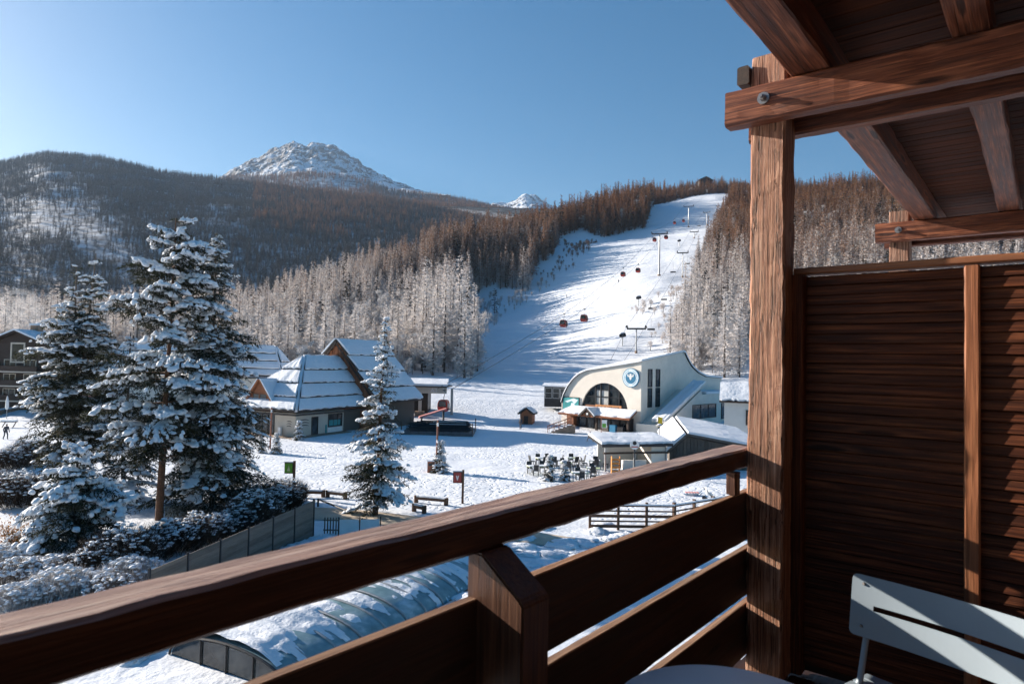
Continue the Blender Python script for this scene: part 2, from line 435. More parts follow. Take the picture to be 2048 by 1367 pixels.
# ------------------------------------------------------------------ terrain
def fbm(x, y, seed, octs=5, lac=2.0, gain=0.5):
    """value noise, vectorised"""
    out = np.zeros_like(x, float); a = 1.0; tot = 0
    for o in range(octs):
        xi = np.floor(x).astype(np.int64); yi = np.floor(y).astype(np.int64)
        fx = x - xi; fy = y - yi
        fx = fx * fx * (3 - 2 * fx); fy = fy * fy * (3 - 2 * fy)
        def h(i, j):
            n = (i * 374761393 + j * 668265263 + (seed + o * 17) * 1274126177) & 0x7fffffff
            n = ((n ^ (n >> 13)) * 1274126177) & 0x7fffffff
            return ((n ^ (n >> 16)) & 0xffff) / 65535.0
        v = (h(xi, yi) * (1 - fx) + h(xi + 1, yi) * fx) * (1 - fy) + (h(xi, yi + 1) * (1 - fx) + h(xi + 1, yi + 1) * fx) * fy
        out += a * (v - 0.5); tot += a; a *= gain; x = x * lac + 13.7; y = y * lac + 7.3
    return out / tot
def sstep(a, b, x):
    t = np.clip((x - a) / (b - a), 0, 1); return t * t * (3 - 2 * t)

ctrl = [W(*c) for c in [
    # piste
    (960, 790, 125), (1150, 762, 140), (1050, 703, 214), (1270, 703, 182), (1000, 642, 298), (1200, 640, 236), (1350, 622, 212),
    (1318, 556, 298), (1100, 562, 372), (980, 584, 380), (1250, 482, 430), (1190, 492, 490), (1377, 461, 485), (1390, 402, 680), (1450, 388, 730), (1320, 408, 715),
    # wooded spur left of it
    (480, 700, 190), (700, 712, 180), (900, 738, 160), (600, 645, 260), (800, 640, 260), (930, 605, 380), (560, 640, 300),
    (700, 590, 330), (800, 552, 360), (900, 524, 400), (1000, 496, 450), (1100, 468, 520), (1200, 431, 600), (1300, 410, 700), (1420, 385, 800),
    # wooded hillside right of it
    (1400, 742, 150), (1480, 762, 130), (1480, 655, 210), (1420, 562, 300), (1462, 452, 480), (1650, 560, 230), (1650, 470, 330), (1620, 402, 560),
    (1720, 388, 520), (1800, 425, 420), (2000, 430, 420), (2400, 480, 330), (2048, 600, 200), (1750, 680, 150),
    # valley floor on the left
    (0, 690, 250), (300, 690, 250), (0, 652, 400), (300, 645, 420), (-300, 680, 300), (-500, 640, 500), (500, 640, 430)]]
for c in [(700, 640, 480), (900, 560, 600), (1000, 525, 640), (1200, 450, 800), (1420, 400, 950), (560, 660, 420), (1620, 425, 760), (1750, 420, 700)]: ctrl.append(W(*c))
for x in np.linspace(-160, 150, 7):
    for y in (20, 60, 95): ctrl.append(Vector((x * (0.4 + y / 160), y, 0)))
CP = np.array([tuple(c) for c in ctrl])
def _tps(d2): return 0.5 * d2 * np.log(d2 + 1e-9)
SC = 200.0
_A = CP[:, :2] / SC
_K = _tps(((_A[:, None] - _A[None]) ** 2).sum(-1)) + np.eye(len(_A)) * 2e-3
_P = np.c_[np.ones(len(_A)), _A]
_L = np.block([[_K, _P], [_P.T, np.zeros((3, 3))]])
_w = np.linalg.solve(_L, np.r_[CP[:, 2], 0, 0, 0])
def terrain(x, y, rough=True):
    x = np.asarray(x, float); y = np.asarray(y, float); sh = x.shape
    q = np.c_[x.ravel(), y.ravel()] / SC
    z = np.zeros(len(q))
    for i in range(0, len(q), 20000):
        s = q[i:i + 20000]
        z[i:i + 20000] = _tps(((s[:, None] - _A[None]) ** 2).sum(-1)) @ _w[:-3] + np.c_[np.ones(len(s)), s] @ _w[-3:]
    z = z.reshape(sh)
    z = z * sstep(92, 122, y + 0.06 * np.abs(x - 5))
    if rough:
        z = z + fbm(x / 30, y / 30, 3) * 5.0 * sstep(115, 260, y) + fbm(x / 6, y / 6, 5, 4) * (0.25 + 0.6 * sstep(110, 200, y)) * sstep(12, 40, y)
    return z
Yr = np.r_[np.linspace(-38, 34, 28), np.geomspace(36, 1050, 240)]
rr = np.linspace(-1.25, 1.25, 330)
YY, RR = np.meshgrid(Yr, rr, indexing='ij')
XX = RR * (YY + 42)
ZZ = terrain(XX, YY)
n0, n1 = YY.shape
idx = np.arange(n0 * n1).reshape(n0, n1)
FQ = np.c_[idx[:-1, :-1].ravel(), idx[:-1, 1:].ravel(), idx[1:, 1:].ravel(), idx[1:, :-1].ravel()]
tag(link('snow_ground', np_mesh('snow_ground', np.c_[XX.ravel(), YY.ravel(), ZZ.ravel()], FQ, [SNOW_GROUND], smooth=True)), 'snow covered village square rising into a wooded ski slope', 'ground', kind='structure')
bp = MB(); bp.add([(-9000, -500, -60), (9000, -500, -60), (9000, 9000, -60), (-9000, 9000, -60)], [(0, 1, 2, 3)])
tag(bp.build('valley_floor', SNOW), 'snow covered valley floor far below', 'ground', kind='structure')

# sanded road on the near side of the square
road = MB()
rp = [(330, 1012), (480, 1014), (590, 1013), (700, 1018), (830, 1032), (980, 1050), (1150, 1075)]
L0 = [G(x, y) for x, y in rp]; L1 = [G(x, y + 24) for x, y in rp]
pts = []
for a, b in zip(L0, L1):
    for k in range(5):
        q = a.lerp(b, k / 4); pts.append((q.x, q.y, float(terrain(np.array([q.x]), np.array([q.y]))[0]) + 0.05))
road.add(pts, [(i * 5 + k, i * 5 + k + 1, (i + 1) * 5 + k + 1, (i + 1) * 5 + k) for i in range(len(rp) - 1) for k in range(4)])
tag(road.build('road', ROAD, smooth=True), 'sanded village road with brown tyre tracks in the snow', 'road', kind='structure')

# ------------------------------------------------------------------ mountains
ROCK, nt, b = mat('snowy_rock')
p = wpos(nt)
g = nt.nodes.new('ShaderNodeNewGeometry')
sp = nd(nt, 'ShaderNodeSeparateXYZ'); nt.links.new(g.outputs['Normal'], sp.inputs[0])
nn = noise(nt, wpos(nt, (1, 1, 0.6)), 0.02, 8, 0.72)
f = smooth_fn(nt, math2(nt, 'ADD', math2(nt, 'MULTIPLY', sp.outputs['Z'], 0.75), math2(nt, 'MULTIPLY', math2(nt, 'SUBTRACT', nn, 0.5), 1.5)), 0.45, 0.62)
rockc = ramp(nt, noise(nt, p, 0.05, 6), [(0.3, (0.06, 0.055, 0.055)), (0.7, (0.19, 0.17, 0.16))])
nt.links.new(mixc(nt, f, rockc, (0.80, 0.83, 0.88)), b.inputs['Base Color'])
b.inputs['Roughness'].default_value = 0.9
bump(nt, b, nn, 1.0, 14.0)
HILLSNOW, nt, b = mat('hillside_snow')
p = wpos(nt)
nt.links.new(ramp(nt, noise(nt, p, 0.03, 7, 0.7), [(0.36, (0.10, 0.085, 0.075)), (0.50, (0.38, 0.38, 0.40)), (0.64, (0.76, 0.79, 0.84))]), b.inputs['Base Color'])
b.inputs['Roughness'].default_value = 0.8

def hill(name, ridge, Yb, Yk, zb, mtl, label, pw=1.1, amp=10, nr=200, ns=120, seed=1, back=0.5, crag=0.0):
    """a ridge whose skyline stands Yk metres ahead; returns z(px-ratio, Y) sampler"""
    rp_ = np.array([tuple(W(x, y, Yk)) for x, y in ridge])
    rx = rp_[:, 0] / rp_[:, 1]; rz = rp_[:, 2]
    rs = np.linspace(rx[0], rx[-1], nr)
    def zfun(r, Y):
        s = (Y - Yb) / (Yk - Yb)
        zr = np.interp(r, rx, rz)
        zz = np.where(s <= 1, zb + (zr - zb) * np.clip(s, 0, 1) ** pw, zr - (zr - zb) * back * (s - 1) ** 1.2 * 2)
        X = r * Y
        w = np.clip(s, 0, 1) * (1 - 0.85 * np.exp(-((s - 1) / 0.12) ** 2))
        zz = zz + fbm(X / 260, Y / 260, seed, 5) * amp * 4 * w + fbm(X / 50, Y / 50, seed + 9, 4) * amp * w
        if crag:
            rd = 1 - 2 * np.abs(fbm(X / 420, Y / 420, seed + 3, 6, 2.1, 0.6))
            zz = zz + (rd - 0.8) * crag * np.clip(s, 0, 1) + fbm(X / 70, Y / 70, seed + 5, 5, 2, 0.6) * crag * 0.75 * np.clip(s * 2, 0, 1)
        return zz
    ys = Yb + (Yk - Yb) * np.linspace(0, 1.45, ns)
    RRg, YYg = np.meshgrid(rs, ys)
    ZZg = zfun(RRg, YYg)
    ii = np.arange(RRg.size).reshape(RRg.shape)
    F = np.c_[ii[:-1, :-1].ravel(), ii[:-1, 1:].ravel(), ii[1:, 1:].ravel(), ii[1:, :-1].ravel()]
    tag(link(name, np_mesh(name, np.c_[(RRg * YYg).ravel(), YYg.ravel(), ZZg.ravel()], F, [mtl], smooth=not crag)), label, 'mountain', kind='structure')
    return zfun, rs
m_main = hill('wooded_mountain', [(-420, 345), (-150, 330), (0, 326), (40, 317), (90, 306), (150, 311), (200, 316), (260, 329), (330, 345), (420, 354), (500, 366), (560, 374), (640, 385), (750, 398), (850, 412), (960, 436), (1060, 462), (1250, 500)],
              480, 1700, 5, HILLSNOW, 'dark wooded mountain behind the valley with snowy clearings', 1.05, 14, 220, 120, 11)
m_shoulder = hill('mountain_shoulder', [(300, 420), (420, 368), (470, 352), (560, 352), (610, 347), (660, 348), (720, 358), (780, 380), (860, 390), (930, 401), (1000, 420), (1040, 432), (1120, 458), (1250, 490)],
              1750, 2500, 420, HILLSNOW, 'brown larch covered shoulder below the rocky peak', 1.2, 10, 160, 60, 23)
hill('rocky_peak', [(330, 420), (440, 362), (470, 342), (520, 322), (545, 306), (562, 300), (580, 288), (600, 284), (612, 290), (625, 282), (640, 288), (665, 296), (690, 310), (715, 327), (740, 346), (775, 366), (830, 395), (900, 430)],
     2500, 3600, 640, ROCK, 'snowy rocky peak above the larch forest', 0.85, 0, 260, 150, 31, crag=95)
hill('distant_peak', [(930, 436), (985, 411), (1010, 405), (1028, 400), (1045, 390), (1058, 388), (1070, 395), (1085, 405), (1110, 416), (1180, 440)],
     3600, 4300, 800, ROCK, 'small snowy summit beyond the larch ridge', 0.9, 0, 110, 80, 47, crag=60)

# ------------------------------------------------------------------ far and middle trees
def sprigs(base, d, ln, wd, r):
    """one tapering triangle per sprig; base (n,3), d (n,3) unit"""
    n = len(base)
    side = np.cross(d, r.normal(size=(n, 3))); side /= np.linalg.norm(side, axis=1, keepdims=True) + 1e-9
    a = base - side * wd[:, None] / 2; b_ = base + side * wd[:, None] / 2; c = base + d * ln[:, None]
    V = np.stack([a, b_, c], 1).reshape(-1, 3)
    return V, np.arange(3 * n).reshape(-1, 3)
def cone_trunk(h, r0, n=6, z0=-0.6, lean=(0, 0)):
    a = np.linspace(0, 2 * np.pi, n, endpoint=False)
    V = np.r_[np.c_[r0 * np.cos(a), r0 * np.sin(a), np.full(n, z0)], [[lean[0], lean[1], h]]]
    return V, np.array([(k, (k + 1) % n, n) for k in range(n)])
def merge(parts):
    V = []; F = []; M = []; o = 0
    for v, f, m in parts:
        V.append(v); F.append(f + o); M.append(np.full(len(f), m)); o += len(v)
    return np.concatenate(V), np.concatenate(F), np.concatenate(M)
def far_conifer(seed, h, rb, step, nb, mats, name, zlow=0.12, sl=0.6, sw=0.18, up=0.05, power=0.85):
    r = np.random.default_rng(seed)
    B = []; D = []; Ln = []; Wd = []
    z = zlow * h
    while z < h * 0.985:
        t = z / h
        prof = rb * (1 - t) ** power * min(1, 0.55 + (t - zlow) / 0.22 * 0.45)
        for k in range(max(3, int(nb * (0.5 + 0.5 * prof / rb)))):
            a = r.uniform(0, 2 * np.pi); L = max(0.25, prof * r.uniform(0.6, 1.12))
            m_ = max(1, int(math.ceil(L / (sl * 0.75))))
            for j in range(m_):
                s = (j + r.uniform(0, 1)) / m_
                dirv = np.array([math.cos(a), math.sin(a), up]) + r.normal(size=3) * 0.38
                B.append((math.cos(a) * L * s, math.sin(a) * L * s, z + up * L * s - 0.10 * L * s * s + r.uniform(-0.15, 0.15)))
                D.append(dirv / np.linalg.norm(dirv)); Ln.append(sl * r.uniform(0.6, 1.25)); Wd.append(sw * r.uniform(0.6, 1.4))
        z += step * r.uniform(0.75, 1.25)
    V, F = sprigs(np.array(B), np.array(D), np.array(Ln), np.array(Wd), r)
    tv, tf = cone_trunk(h, 0.012 * h + 0.05)
    V, F, M = merge([(tv, tf, 0), (V, F, 1)])
    return np_mesh(name, V, F, mats, M)
def far_broadleaf(seed, h, rad, n, mats, name):
    r = np.random.default_rng(seed)
    parts = [(*cone_trunk(h * 0.8, 0.14), 0)]
    cl = [(r.normal() * rad * 0.45, r.normal() * rad * 0.45, h * r.uniform(0.3, 0.92)) for _ in range(22)]
    B = []; D = []
    for c in cl:
        rc = rad * r.uniform(0.25, 0.5) * (1.15 - c[2] / h * 0.6)
        for _ in range(n // 22):
            q = r.normal(size=3); q /= np.linalg.norm(q); q[2] *= 0.9
            B.append(np.array(c) + q * rc * r.uniform(0.2, 1)); dd = q * 0.7 + np.array([0, 0, 0.55]) + r.normal(size=3) * 0.35; D.append(dd / np.linalg.norm(dd))
    B = np.array(B); D = np.array(D)
    V, F = sprigs(B, D, r.uniform(0.5, 1.1, len(B)), r.uniform(0.06, 0.16, len(B)), r)
    parts.append((V, F, 1))
    V, F, M = merge(parts)
    return np_mesh(name, V, F, mats, M)
larch_me = [far_conifer(101 + k, [18, 21, 16][k], [3.4, 3.0, 3.6][k], 0.36, 9, [BARK_GREY, LARCH], 'larch_tree', [0.04, 0.09, 0.03][k], 0.8, 0.27, power=1.0) for k in range(3)]
frost_me = [far_broadleaf(131 + k, [9, 11.5][k], [2.6, 3.0][k], 1500, [BARK_GREY, FROST], 'frosted_tree') for k in range(2)]
dark_me = [far_conifer(151 + k, [17, 14][k], [2.6, 2.9][k], 1.0, 6, [BARK_GREY, DARKPINE], 'mountain_pine', 0.06, 1.4, 0.62, -0.1) for k in range(2)]

def in_poly(px, py, poly):
    poly = np.array(poly, float); inside = np.zeros(len(px), bool)
    x0, y0 = poly[-1]
    for x1, y1 in poly:
        c = ((y0 > py) != (y1 > py)) & (px < (x1 - x0) * (py - y0) / (y1 - y0 + 1e-12) + x0)
        inside ^= c; x0, y0 = x1, y1
    return inside
PISTE = [(880, 900), (935, 812), (958, 765), (952, 700), (940, 650), (944, 604), (968, 582), (1062, 582), (1068, 540), (1106, 512), (1122, 474), (1160, 462), (1200, 478), (1240, 468), (1288, 458), (1300, 425), (1310, 405), (1400, 388), (1455, 376), (1462, 402), (1440, 450), (1412, 492), (1395, 545), (1388, 590), (1362, 650), (1340, 705), (1336, 790), (1500, 805), (1520, 900), (1300, 960)]
def scatter(x0, x1, y0, y1, step, seed, jit=0.5):
    r = np.random.default_rng(seed)
    gx, gy = np.meshgrid(np.arange(x0, x1, step), np.arange(y0, y1, step))
    x = gx.ravel() + r.uniform(-jit, jit, gx.size) * step; y = gy.ravel() + r.uniform(-jit, jit, gx.size) * step
    return x, y
x, y = scatter(-560, 520, 128, 960, 3.8, 5)
z = terrain(x, y)
px, py, dp = proj(np.c_[x, y, z])
keep = (px > -160) & (px < 2120) & ~(in_poly(px, py, PISTE) & (y < 742))
keep &= ~((px > 380) & (px < 1000) & (y < 146)) & ~((px <= 380) & (y < 170)) & ~((px > 1000) & (y < 128)) & ~((px >= 1490) & (y < 165))
keep &= ~((px > 1290) & (px < 1500) & (py > 756))
keep &= ~((px < 1060) & (y > 620) & (px < 900)) & ~((y > 480) & (px < 620))
keep &= fbm(x / 25, y / 25, 77, 3) > -0.30
# gaps below the spur where the snow shows through
keep &= ~in_poly(px, py, [(1126, 500), (1150, 470), (1196, 476), (1180, 520), (1110, 545)])
x, y, z, px, py = (a[keep] for a in (x, y, z, px, py))
tx, ty_, _ = proj(np.c_[x, y, z + 17])
kind = np.where(rng.uniform(size=len(x)) < np.where(((z < 26) & (px < 1000)) | (y < 165), 0.55, 0.05), 1, 0)
scl = rng.uniform(0.38, 1.12, len(x)) * np.where((px > 840) & (px < 1330), 1.28, 1.0) * np.where(px > 1330, 0.95, 1.0)
# tall stems at the spur's edge, small growth at the foot of the right-hand wood
scl *= np.where((px < 760) & (px > 380) & (z < 22), 0.85, 1.0)
var = np.where(kind == 1, 3 + rng.integers(0, 2, len(x)), rng.integers(0, 3, len(x)))
var = np.where((kind == 0) & (rng.uniform(size=len(x)) < 0.12), 5, var)
rz = rng.uniform(0, 6.28, len(x))
seen = (px > -20) & (px < 1790) & ~((px > 1490) & (px < 1600))
order = np.argsort(np.where(seen, y / (scl * np.where(kind == 1, 0.6, 1)), 1e9))
ME5 = larch_me + frost_me + dark_me[:1]
SRC = {}
single = []
quota = {0: 300, 1: 300}
for i in order:
    k = int(kind[i])
    if var[i] == 5: continue
    if quota[k] <= 0 or not seen[i]: continue
    if not (380 < px[i] < 1500 or px[i] > 1590 or px[i] < 120): continue
    quota[k] -= 1; single.append(i)
for i in single:
    left = px[i] < 1150
    k = int(kind[i])
    o = link(['larch_tree', 'frosted_tree'][k], ME5[var[i]], None, Matrix.Translation((x[i], y[i], z[i])) @ Matrix.Rotation(rz[i], 4, 'Z') @ Matrix.Scale(float(scl[i]), 4))
    if k == 0: tag(o, 'frosted brown larch in the wood left of the ski slope' if left else 'frosted brown larch in the wood right of the ski slope', 'tree', 'larches left of the slope' if left else 'larches right of the slope')
    else: tag(o, 'white hoar frosted leafless tree at the foot of the left wood' if left else 'white hoar frosted leafless tree at the foot of the right wood', 'tree', 'frosted trees left of the slope' if left else 'frosted trees right of the slope')
    SRC.setdefault(int(var[i]), o)
rest = np.setdiff1d(np.arange(len(x)), np.array(single))

DSRC = {}
for k, (ppx, ppy, YY_) in enumerate([(20, 655, 262), (70, 660, 250), (190, 652, 272), (230, 655, 262), (690, 655, 258), (730, 690, 215), (640, 690, 210), (990, 560, 330), (880, 680, 222), (590, 655, 262)]):
    q = W(ppx, ppy, YY_); zz = float(terrain(np.array([q.x]), np.array([q.y]))[0])
    o = link('mountain_pine', dark_me[k % 2], None, Matrix.Translation((q.x, q.y, zz)) @ Matrix.Scale(0.8 + 0.06 * (k % 5), 4))
    tag(o, 'dark green pine standing among the frosted valley trees', 'tree', 'dark pines in the valley wood')
    DSRC.setdefault(k % 2, o)
SRC[5] = DSRC[0]
def forest(name, label, P, S, RZ, VAR, srcs):
    me = bpy.data.meshes.new(name)
    me.vertices.add(len(P)); me.vertices.foreach_set('co', np.ascontiguousarray(P, np.float32).ravel())
    for nm, arr, tp in (('tree_scale', S, 'FLOAT'), ('tree_turn', RZ, 'FLOAT'), ('tree_kind', VAR, 'INT')):
        at = me.attributes.new(nm, tp, 'POINT'); at.data.foreach_set('value', np.ascontiguousarray(arr, np.float32 if tp == 'FLOAT' else np.int32))
    o = link(name, me)
    tag(o, label, 'forest', kind='stuff')
    ng = bpy.data.node_groups.new(name, 'GeometryNodeTree')
    ng.interface.new_socket('Geometry', in_out='INPUT', socket_type='NodeSocketGeometry')
    ng.interface.new_socket('Geometry', in_out='OUTPUT', socket_type='NodeSocketGeometry')
    gi = ng.nodes.new('NodeGroupInput'); go = ng.nodes.new('NodeGroupOutput'); jn = ng.nodes.new('GeometryNodeJoinGeometry')
    def attr(nm, tp):
        a = ng.nodes.new('GeometryNodeInputNamedAttribute'); a.data_type = tp; a.inputs[0].default_value = nm; return a.outputs[0]
    cx = ng.nodes.new('ShaderNodeCombineXYZ'); ng.links.new(attr('tree_turn', 'FLOAT'), cx.inputs[2])
    m2p = ng.nodes.new('GeometryNodeMeshToPoints'); ng.links.new(gi.outputs[0], m2p.inputs[0])
    for k, so in srcs.items():
        oi = ng.nodes.new('GeometryNodeObjectInfo'); oi.transform_space = 'ORIGINAL'; oi.inputs['Object'].default_value = so
        cmp_ = ng.nodes.new('FunctionNodeCompare'); cmp_.data_type = 'INT'; cmp_.operation = 'EQUAL'
        ng.links.new(attr('tree_kind', 'INT'), cmp_.inputs[2]); cmp_.inputs[3].default_value = k
        ip = ng.nodes.new('GeometryNodeInstanceOnPoints')
        ng.links.new(m2p.outputs[0], ip.inputs['Points']); ng.links.new(cmp_.outputs[0], ip.inputs['Selection'])
        ng.links.new(oi.outputs['Geometry'], ip.inputs['Instance']); ng.links.new(cx.outputs[0], ip.inputs['Rotation'])
        ng.links.new(attr('tree_scale', 'FLOAT'), ip.inputs['Scale']); ng.links.new(ip.outputs[0], jn.inputs[0])
    ng.links.new(jn.outputs[0], go.inputs[0])
    md = o.modifiers.new('trees', 'NODES'); md.node_group = ng
    return o
# frosted undergrowth along the front of both woods
ux, uy = scatter(-150, 120, 140, 300, 3.2, 19)
uz = terrain(ux, uy); upx, upy, _ = proj(np.c_[ux, uy, uz])
uk = (upx > -60) & (upx < 1500) & ~in_poly(upx, upy, PISTE) & ~((upx > 1290) & (upy > 752)) & ~((upx > 380) & (upx < 1000) & (uy < 142)) & ~((upx <= 380) & (uy < 165)) & (uz < 34) & (rng.uniform(size=len(ux)) < np.where(uy < 200, 0.75, 0.4))
forest('frosted_undergrowth', 'white frosted bushes filling the foot of the woods', np.c_[ux, uy, uz][uk], rng.uniform(0.25, 0.6, uk.sum()), rng.uniform(0, 6.28, uk.sum()), rng.integers(3, 5, uk.sum()), {3: SRC[3], 4: SRC[4]})
rl = rest[px[rest] < 1150]; rr_ = rest[px[rest] >= 1150]
for nm, lb, ii_ in (('larch_forest', 'frosted larch forest reaching up the spur left of the piste', rl), ('hillside_forest', 'frosted larch forest on the hillside right of the piste', rr_)):
    forest(nm, lb, np.c_[x, y, z][ii_], scl[ii_], rz[ii_], var[ii_], SRC)

# low scrub and saplings on the piste margins
xs, ys = scatter(-20, 190, 130, 500, 3.0, 8)
zs = terrain(xs, ys); pxs, pys, _ = proj(np.c_[xs, ys, zs])
scrub_zone = in_poly(pxs, pys, [(1395, 560), (1370, 640), (1345, 700), (1300, 705), (1300, 660), (1260, 620), (1290, 600), (1350, 585)]) | in_poly(pxs, pys, [(945, 640), (975, 588), (1065, 582), (1075, 545), (1110, 520), (1130, 480), (1200, 480), (1170, 520), (1080, 590), (1000, 640), (950, 700)])
kk = scrub_zone & (fbm(xs / 9, ys / 9, 55, 3) + rng.uniform(-0.35, 0.35, len(xs)) > 0.14)
SHRUB_FAR = far_broadleaf(171, 2.6, 0.9, 150, [BARK_GREY, LARCH], 'slope_shrub')
kk = np.where(kk)[0]
so = None
for i in kk[:1]:
    so = tag(link('slope_shrub', SHRUB_FAR, None, Matrix.Translation((xs[i], ys[i], zs[i]))), 'bare brown shrub poking through the snow beside the piste', 'shrub', 'shrubs beside the piste')
if so: forest('slope_scrub', 'bare brown scrub along the edges of the ski slope', np.c_[xs, ys, zs][kk[1:]], rng.uniform(0.5, 1.3, len(kk) - 1), rng.uniform(0, 6, len(kk) - 1), np.zeros(len(kk) - 1), {0: so})

# trees on the big mountain: dark pines and larches, open snow between
def mountain_wood(name, label, zfun, r0, r1, Y0, Y1, step, seed, gaps, dens, srcs, smin, smax, pxr=(-120, 1300), conv=None):
    r = np.random.default_rng(seed)
    n = int((Y1 - Y0) * (r1 - r0) * (Y0 + Y1) / 2 / step ** 2)
    Yp = np.sqrt(r.uniform(Y0 ** 2, Y1 ** 2, n)); rp = r.uniform(r0, r1, n)
    Zp = zfun(rp, Yp); Xp = rp * Yp
    qx, qy, _ = proj(np.c_[Xp, Yp, Zp])
    k = (qx > pxr[0]) & (qx < pxr[1])
    for poly, left in gaps:
        k &= ~(in_poly(qx + r.normal(size=n) * 7, qy + r.normal(size=n) * 5, poly) & (r.uniform(size=n) > left))
    k &= fbm(Xp / 60, Yp / 60, seed, 4) > dens
    P = np.c_[Xp, Yp, Zp - 0.5][k]
    v = r.choice(list(srcs.keys()), size=len(P))
    forest(name, label, P, r.uniform(smin, smax, len(P)), r.uniform(0, 6.28, len(P)), v, srcs)
# larches are mixed in towards the top and the right, where the wood turns brown
mix = {0: DSRC[0], 1: DSRC[1], 2: DSRC[0]}
gaps_main = [([(90, 385), (200, 400), (215, 470), (190, 520), (120, 470), (40, 455)], 0.30), ([(0, 395), (90, 400), (130, 460), (70, 490), (0, 490)], 0.4), ([(60, 330), (140, 340), (190, 400), (100, 385), (50, 360)], 0.45),
             ([(150, 470), (240, 430), (250, 540), (170, 520)], 0.4), ([(225, 500), (275, 510), (290, 560), (230, 560)], 0.3), ([(400, 400), (460, 410), (470, 460), (410, 450)], 0.55), ([(430, 556), (470, 560), (475, 610), (430, 610)], 0.1), ([(0, 500), (110, 500), (100, 560), (0, 570)], 0.7)]
mountain_wood('mountain_forest', 'dark pine and larch forest covering the wooded mountain', m_main[0], -1.0, 0.16, 500, 1760, 5.2, 61, gaps_main, -0.40, DSRC, 0.55, 0.95)
LSRC = {0: SRC[0], 1: SRC[1], 2: SRC[2], 3: DSRC[0], 4: DSRC[1]}
mountain_wood('ridge_larch_forest', 'rusty brown larches along the upper right of the mountain', m_main[0], -0.40, 0.12, 1050, 1760, 9.0, 67, [], -0.1, {0: SRC[0], 1: SRC[1], 2: SRC[2]}, 0.7, 1.1)
mountain_wood('shoulder_larch_forest', 'brown larch forest on the shoulder below the rocky peak', m_shoulder[0], -0.46, 0.06, 1900, 2540, 9.0, 71, [([(590, 368), (640, 352), (700, 354), (745, 378), (700, 384)], 0.12), ([(470, 352), (560, 352), (560, 358), (470, 358)], 0.3)], -0.33, LSRC, 0.7, 1.15)

# ------------------------------------------------------------------ balcony (u along the railing, v outwards, z from the eye)
UAZ = R(38.9)
U3 = Vector((math.sin(UAZ), math.cos(UAZ), 0)); V3 = Vector((-math.cos(UAZ), math.sin(UAZ), 0))
BM = Matrix(((U3.x, V3.x, 0, 0), (U3.y, V3.y, 0, 0), (0, 0, 1, CAMZ), (0, 0, 0, 1)))
FLOOR = -1.75
def at_b(u, v, z): return BM @ Matrix.Translation((u, v, z))
def timber_mesh(L, w, h, cham=0.008, amp=0.002, seg=14, seed=0, top_bevel=0.0):
    """squared timber along local x, rough sawn"""
    r = random.Random(seed)
    c = min(cham, w * .3, h * .3)
    prof = [(-w / 2 + c, -h / 2), (0, -h / 2), (w / 2 - c, -h / 2), (w / 2, -h / 2 + c), (w / 2, 0), (w / 2, h / 2 - c), (w / 2 - c, h / 2), (0, h / 2), (-w / 2 + c, h / 2), (-w / 2, h / 2 - c), (-w / 2, 0), (-w / 2, -h / 2 + c)]
    n = len(prof); mb = MB()
    for i in range(seg + 1):
        x = L * i / seg
        for j, (a, b) in enumerate(prof):
            k = amp * (1.8 if abs(a) > w / 2 - c * 1.1 and abs(b) > h / 2 - c * 1.1 else 1.0)
            dx = (mnoise.noise((x * 1.3 + seed * 7.1, a * 4, b * 4)) * .5 + mnoise.noise((x * 14 + seed * 2.1, a * 30, b * 30)) * .5) * k
            dy = (mnoise.noise((x * 1.3 + seed * 3.3 + 50, a * 4, b * 4)) * .5 + mnoise.noise((x * 14 + seed * 1.3, a * 30, b * 30)) * .5) * k
            mb.v.append((x, a + dx * 1.5, b + dy * 1.5))
    mb.n = len(mb.v)
    for i in range(seg):
        for j in range(n): mb.f.append((i * n + j, i * n + (j + 1) % n, (i + 1) * n + (j + 1) % n, (i + 1) * n + j)); mb.m.append(0)
    mb.f += [tuple(range(n))[::-1], tuple(seg * n + j for j in range(n))]; mb.m += [0, 0]
    return mb
def timber(name, parent, a, b, w, h, mtl, up=(0, 0, 1), origin=(0, 0, 0), **kw):
    """a, b in balcony axes; parent frame at origin in the same axes"""
    a = Vector(a); b = Vector(b); X = (b - a); L = X.length; X.normalize()
    Z = Vector(up); Yv = Z.cross(X).normalized(); Z = X.cross(Yv)
    M = Matrix(((X.x, Yv.x, Z.x, a.x - origin[0]), (X.y, Yv.y, Z.y, a.y - origin[1]), (X.z, Yv.z, Z.z, a.z - origin[2]), (0, 0, 0, 1)))
    kw.setdefault('seed', random.randint(0, 9999))
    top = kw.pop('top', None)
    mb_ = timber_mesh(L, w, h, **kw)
    if top:                                       # worn stain-free rail face; board edges painted as sunlit
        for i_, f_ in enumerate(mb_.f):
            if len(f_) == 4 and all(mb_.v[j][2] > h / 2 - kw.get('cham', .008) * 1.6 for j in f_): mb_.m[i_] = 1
    return mb_.build(name, [mtl, top] if top else mtl, parent, M)

# floor and wall of the house
fl = MB(); fl.box(-3.5, 7.6, -1.5, 1.44, FLOOR - 0.18, FLOOR - 0.03)
tag(fl.build('balcony_floor', WOOD_BOARD, None, BM), 'dark timber balcony floor', 'floor', kind='structure')
fo = bpy.data.objects['balcony_floor']
for k in range(20):
    v0 = -1.5 + k * 0.147
    timber('plank', fo, (-3.5, v0 + .07, FLOOR - 0.014), (4.0, v0 + .07, FLOOR - 0.014), 0.138, 0.028, WOOD_BOARD, seg=3)
wl = MB(); wl.box(-3.5, 7.6, -1.7, -1.5, FLOOR - 3, 2.4)
tag(wl.build('house_wall', WOOD_DARK, None, BM), 'dark timber house wall behind the balcony', 'wall', kind='structure')

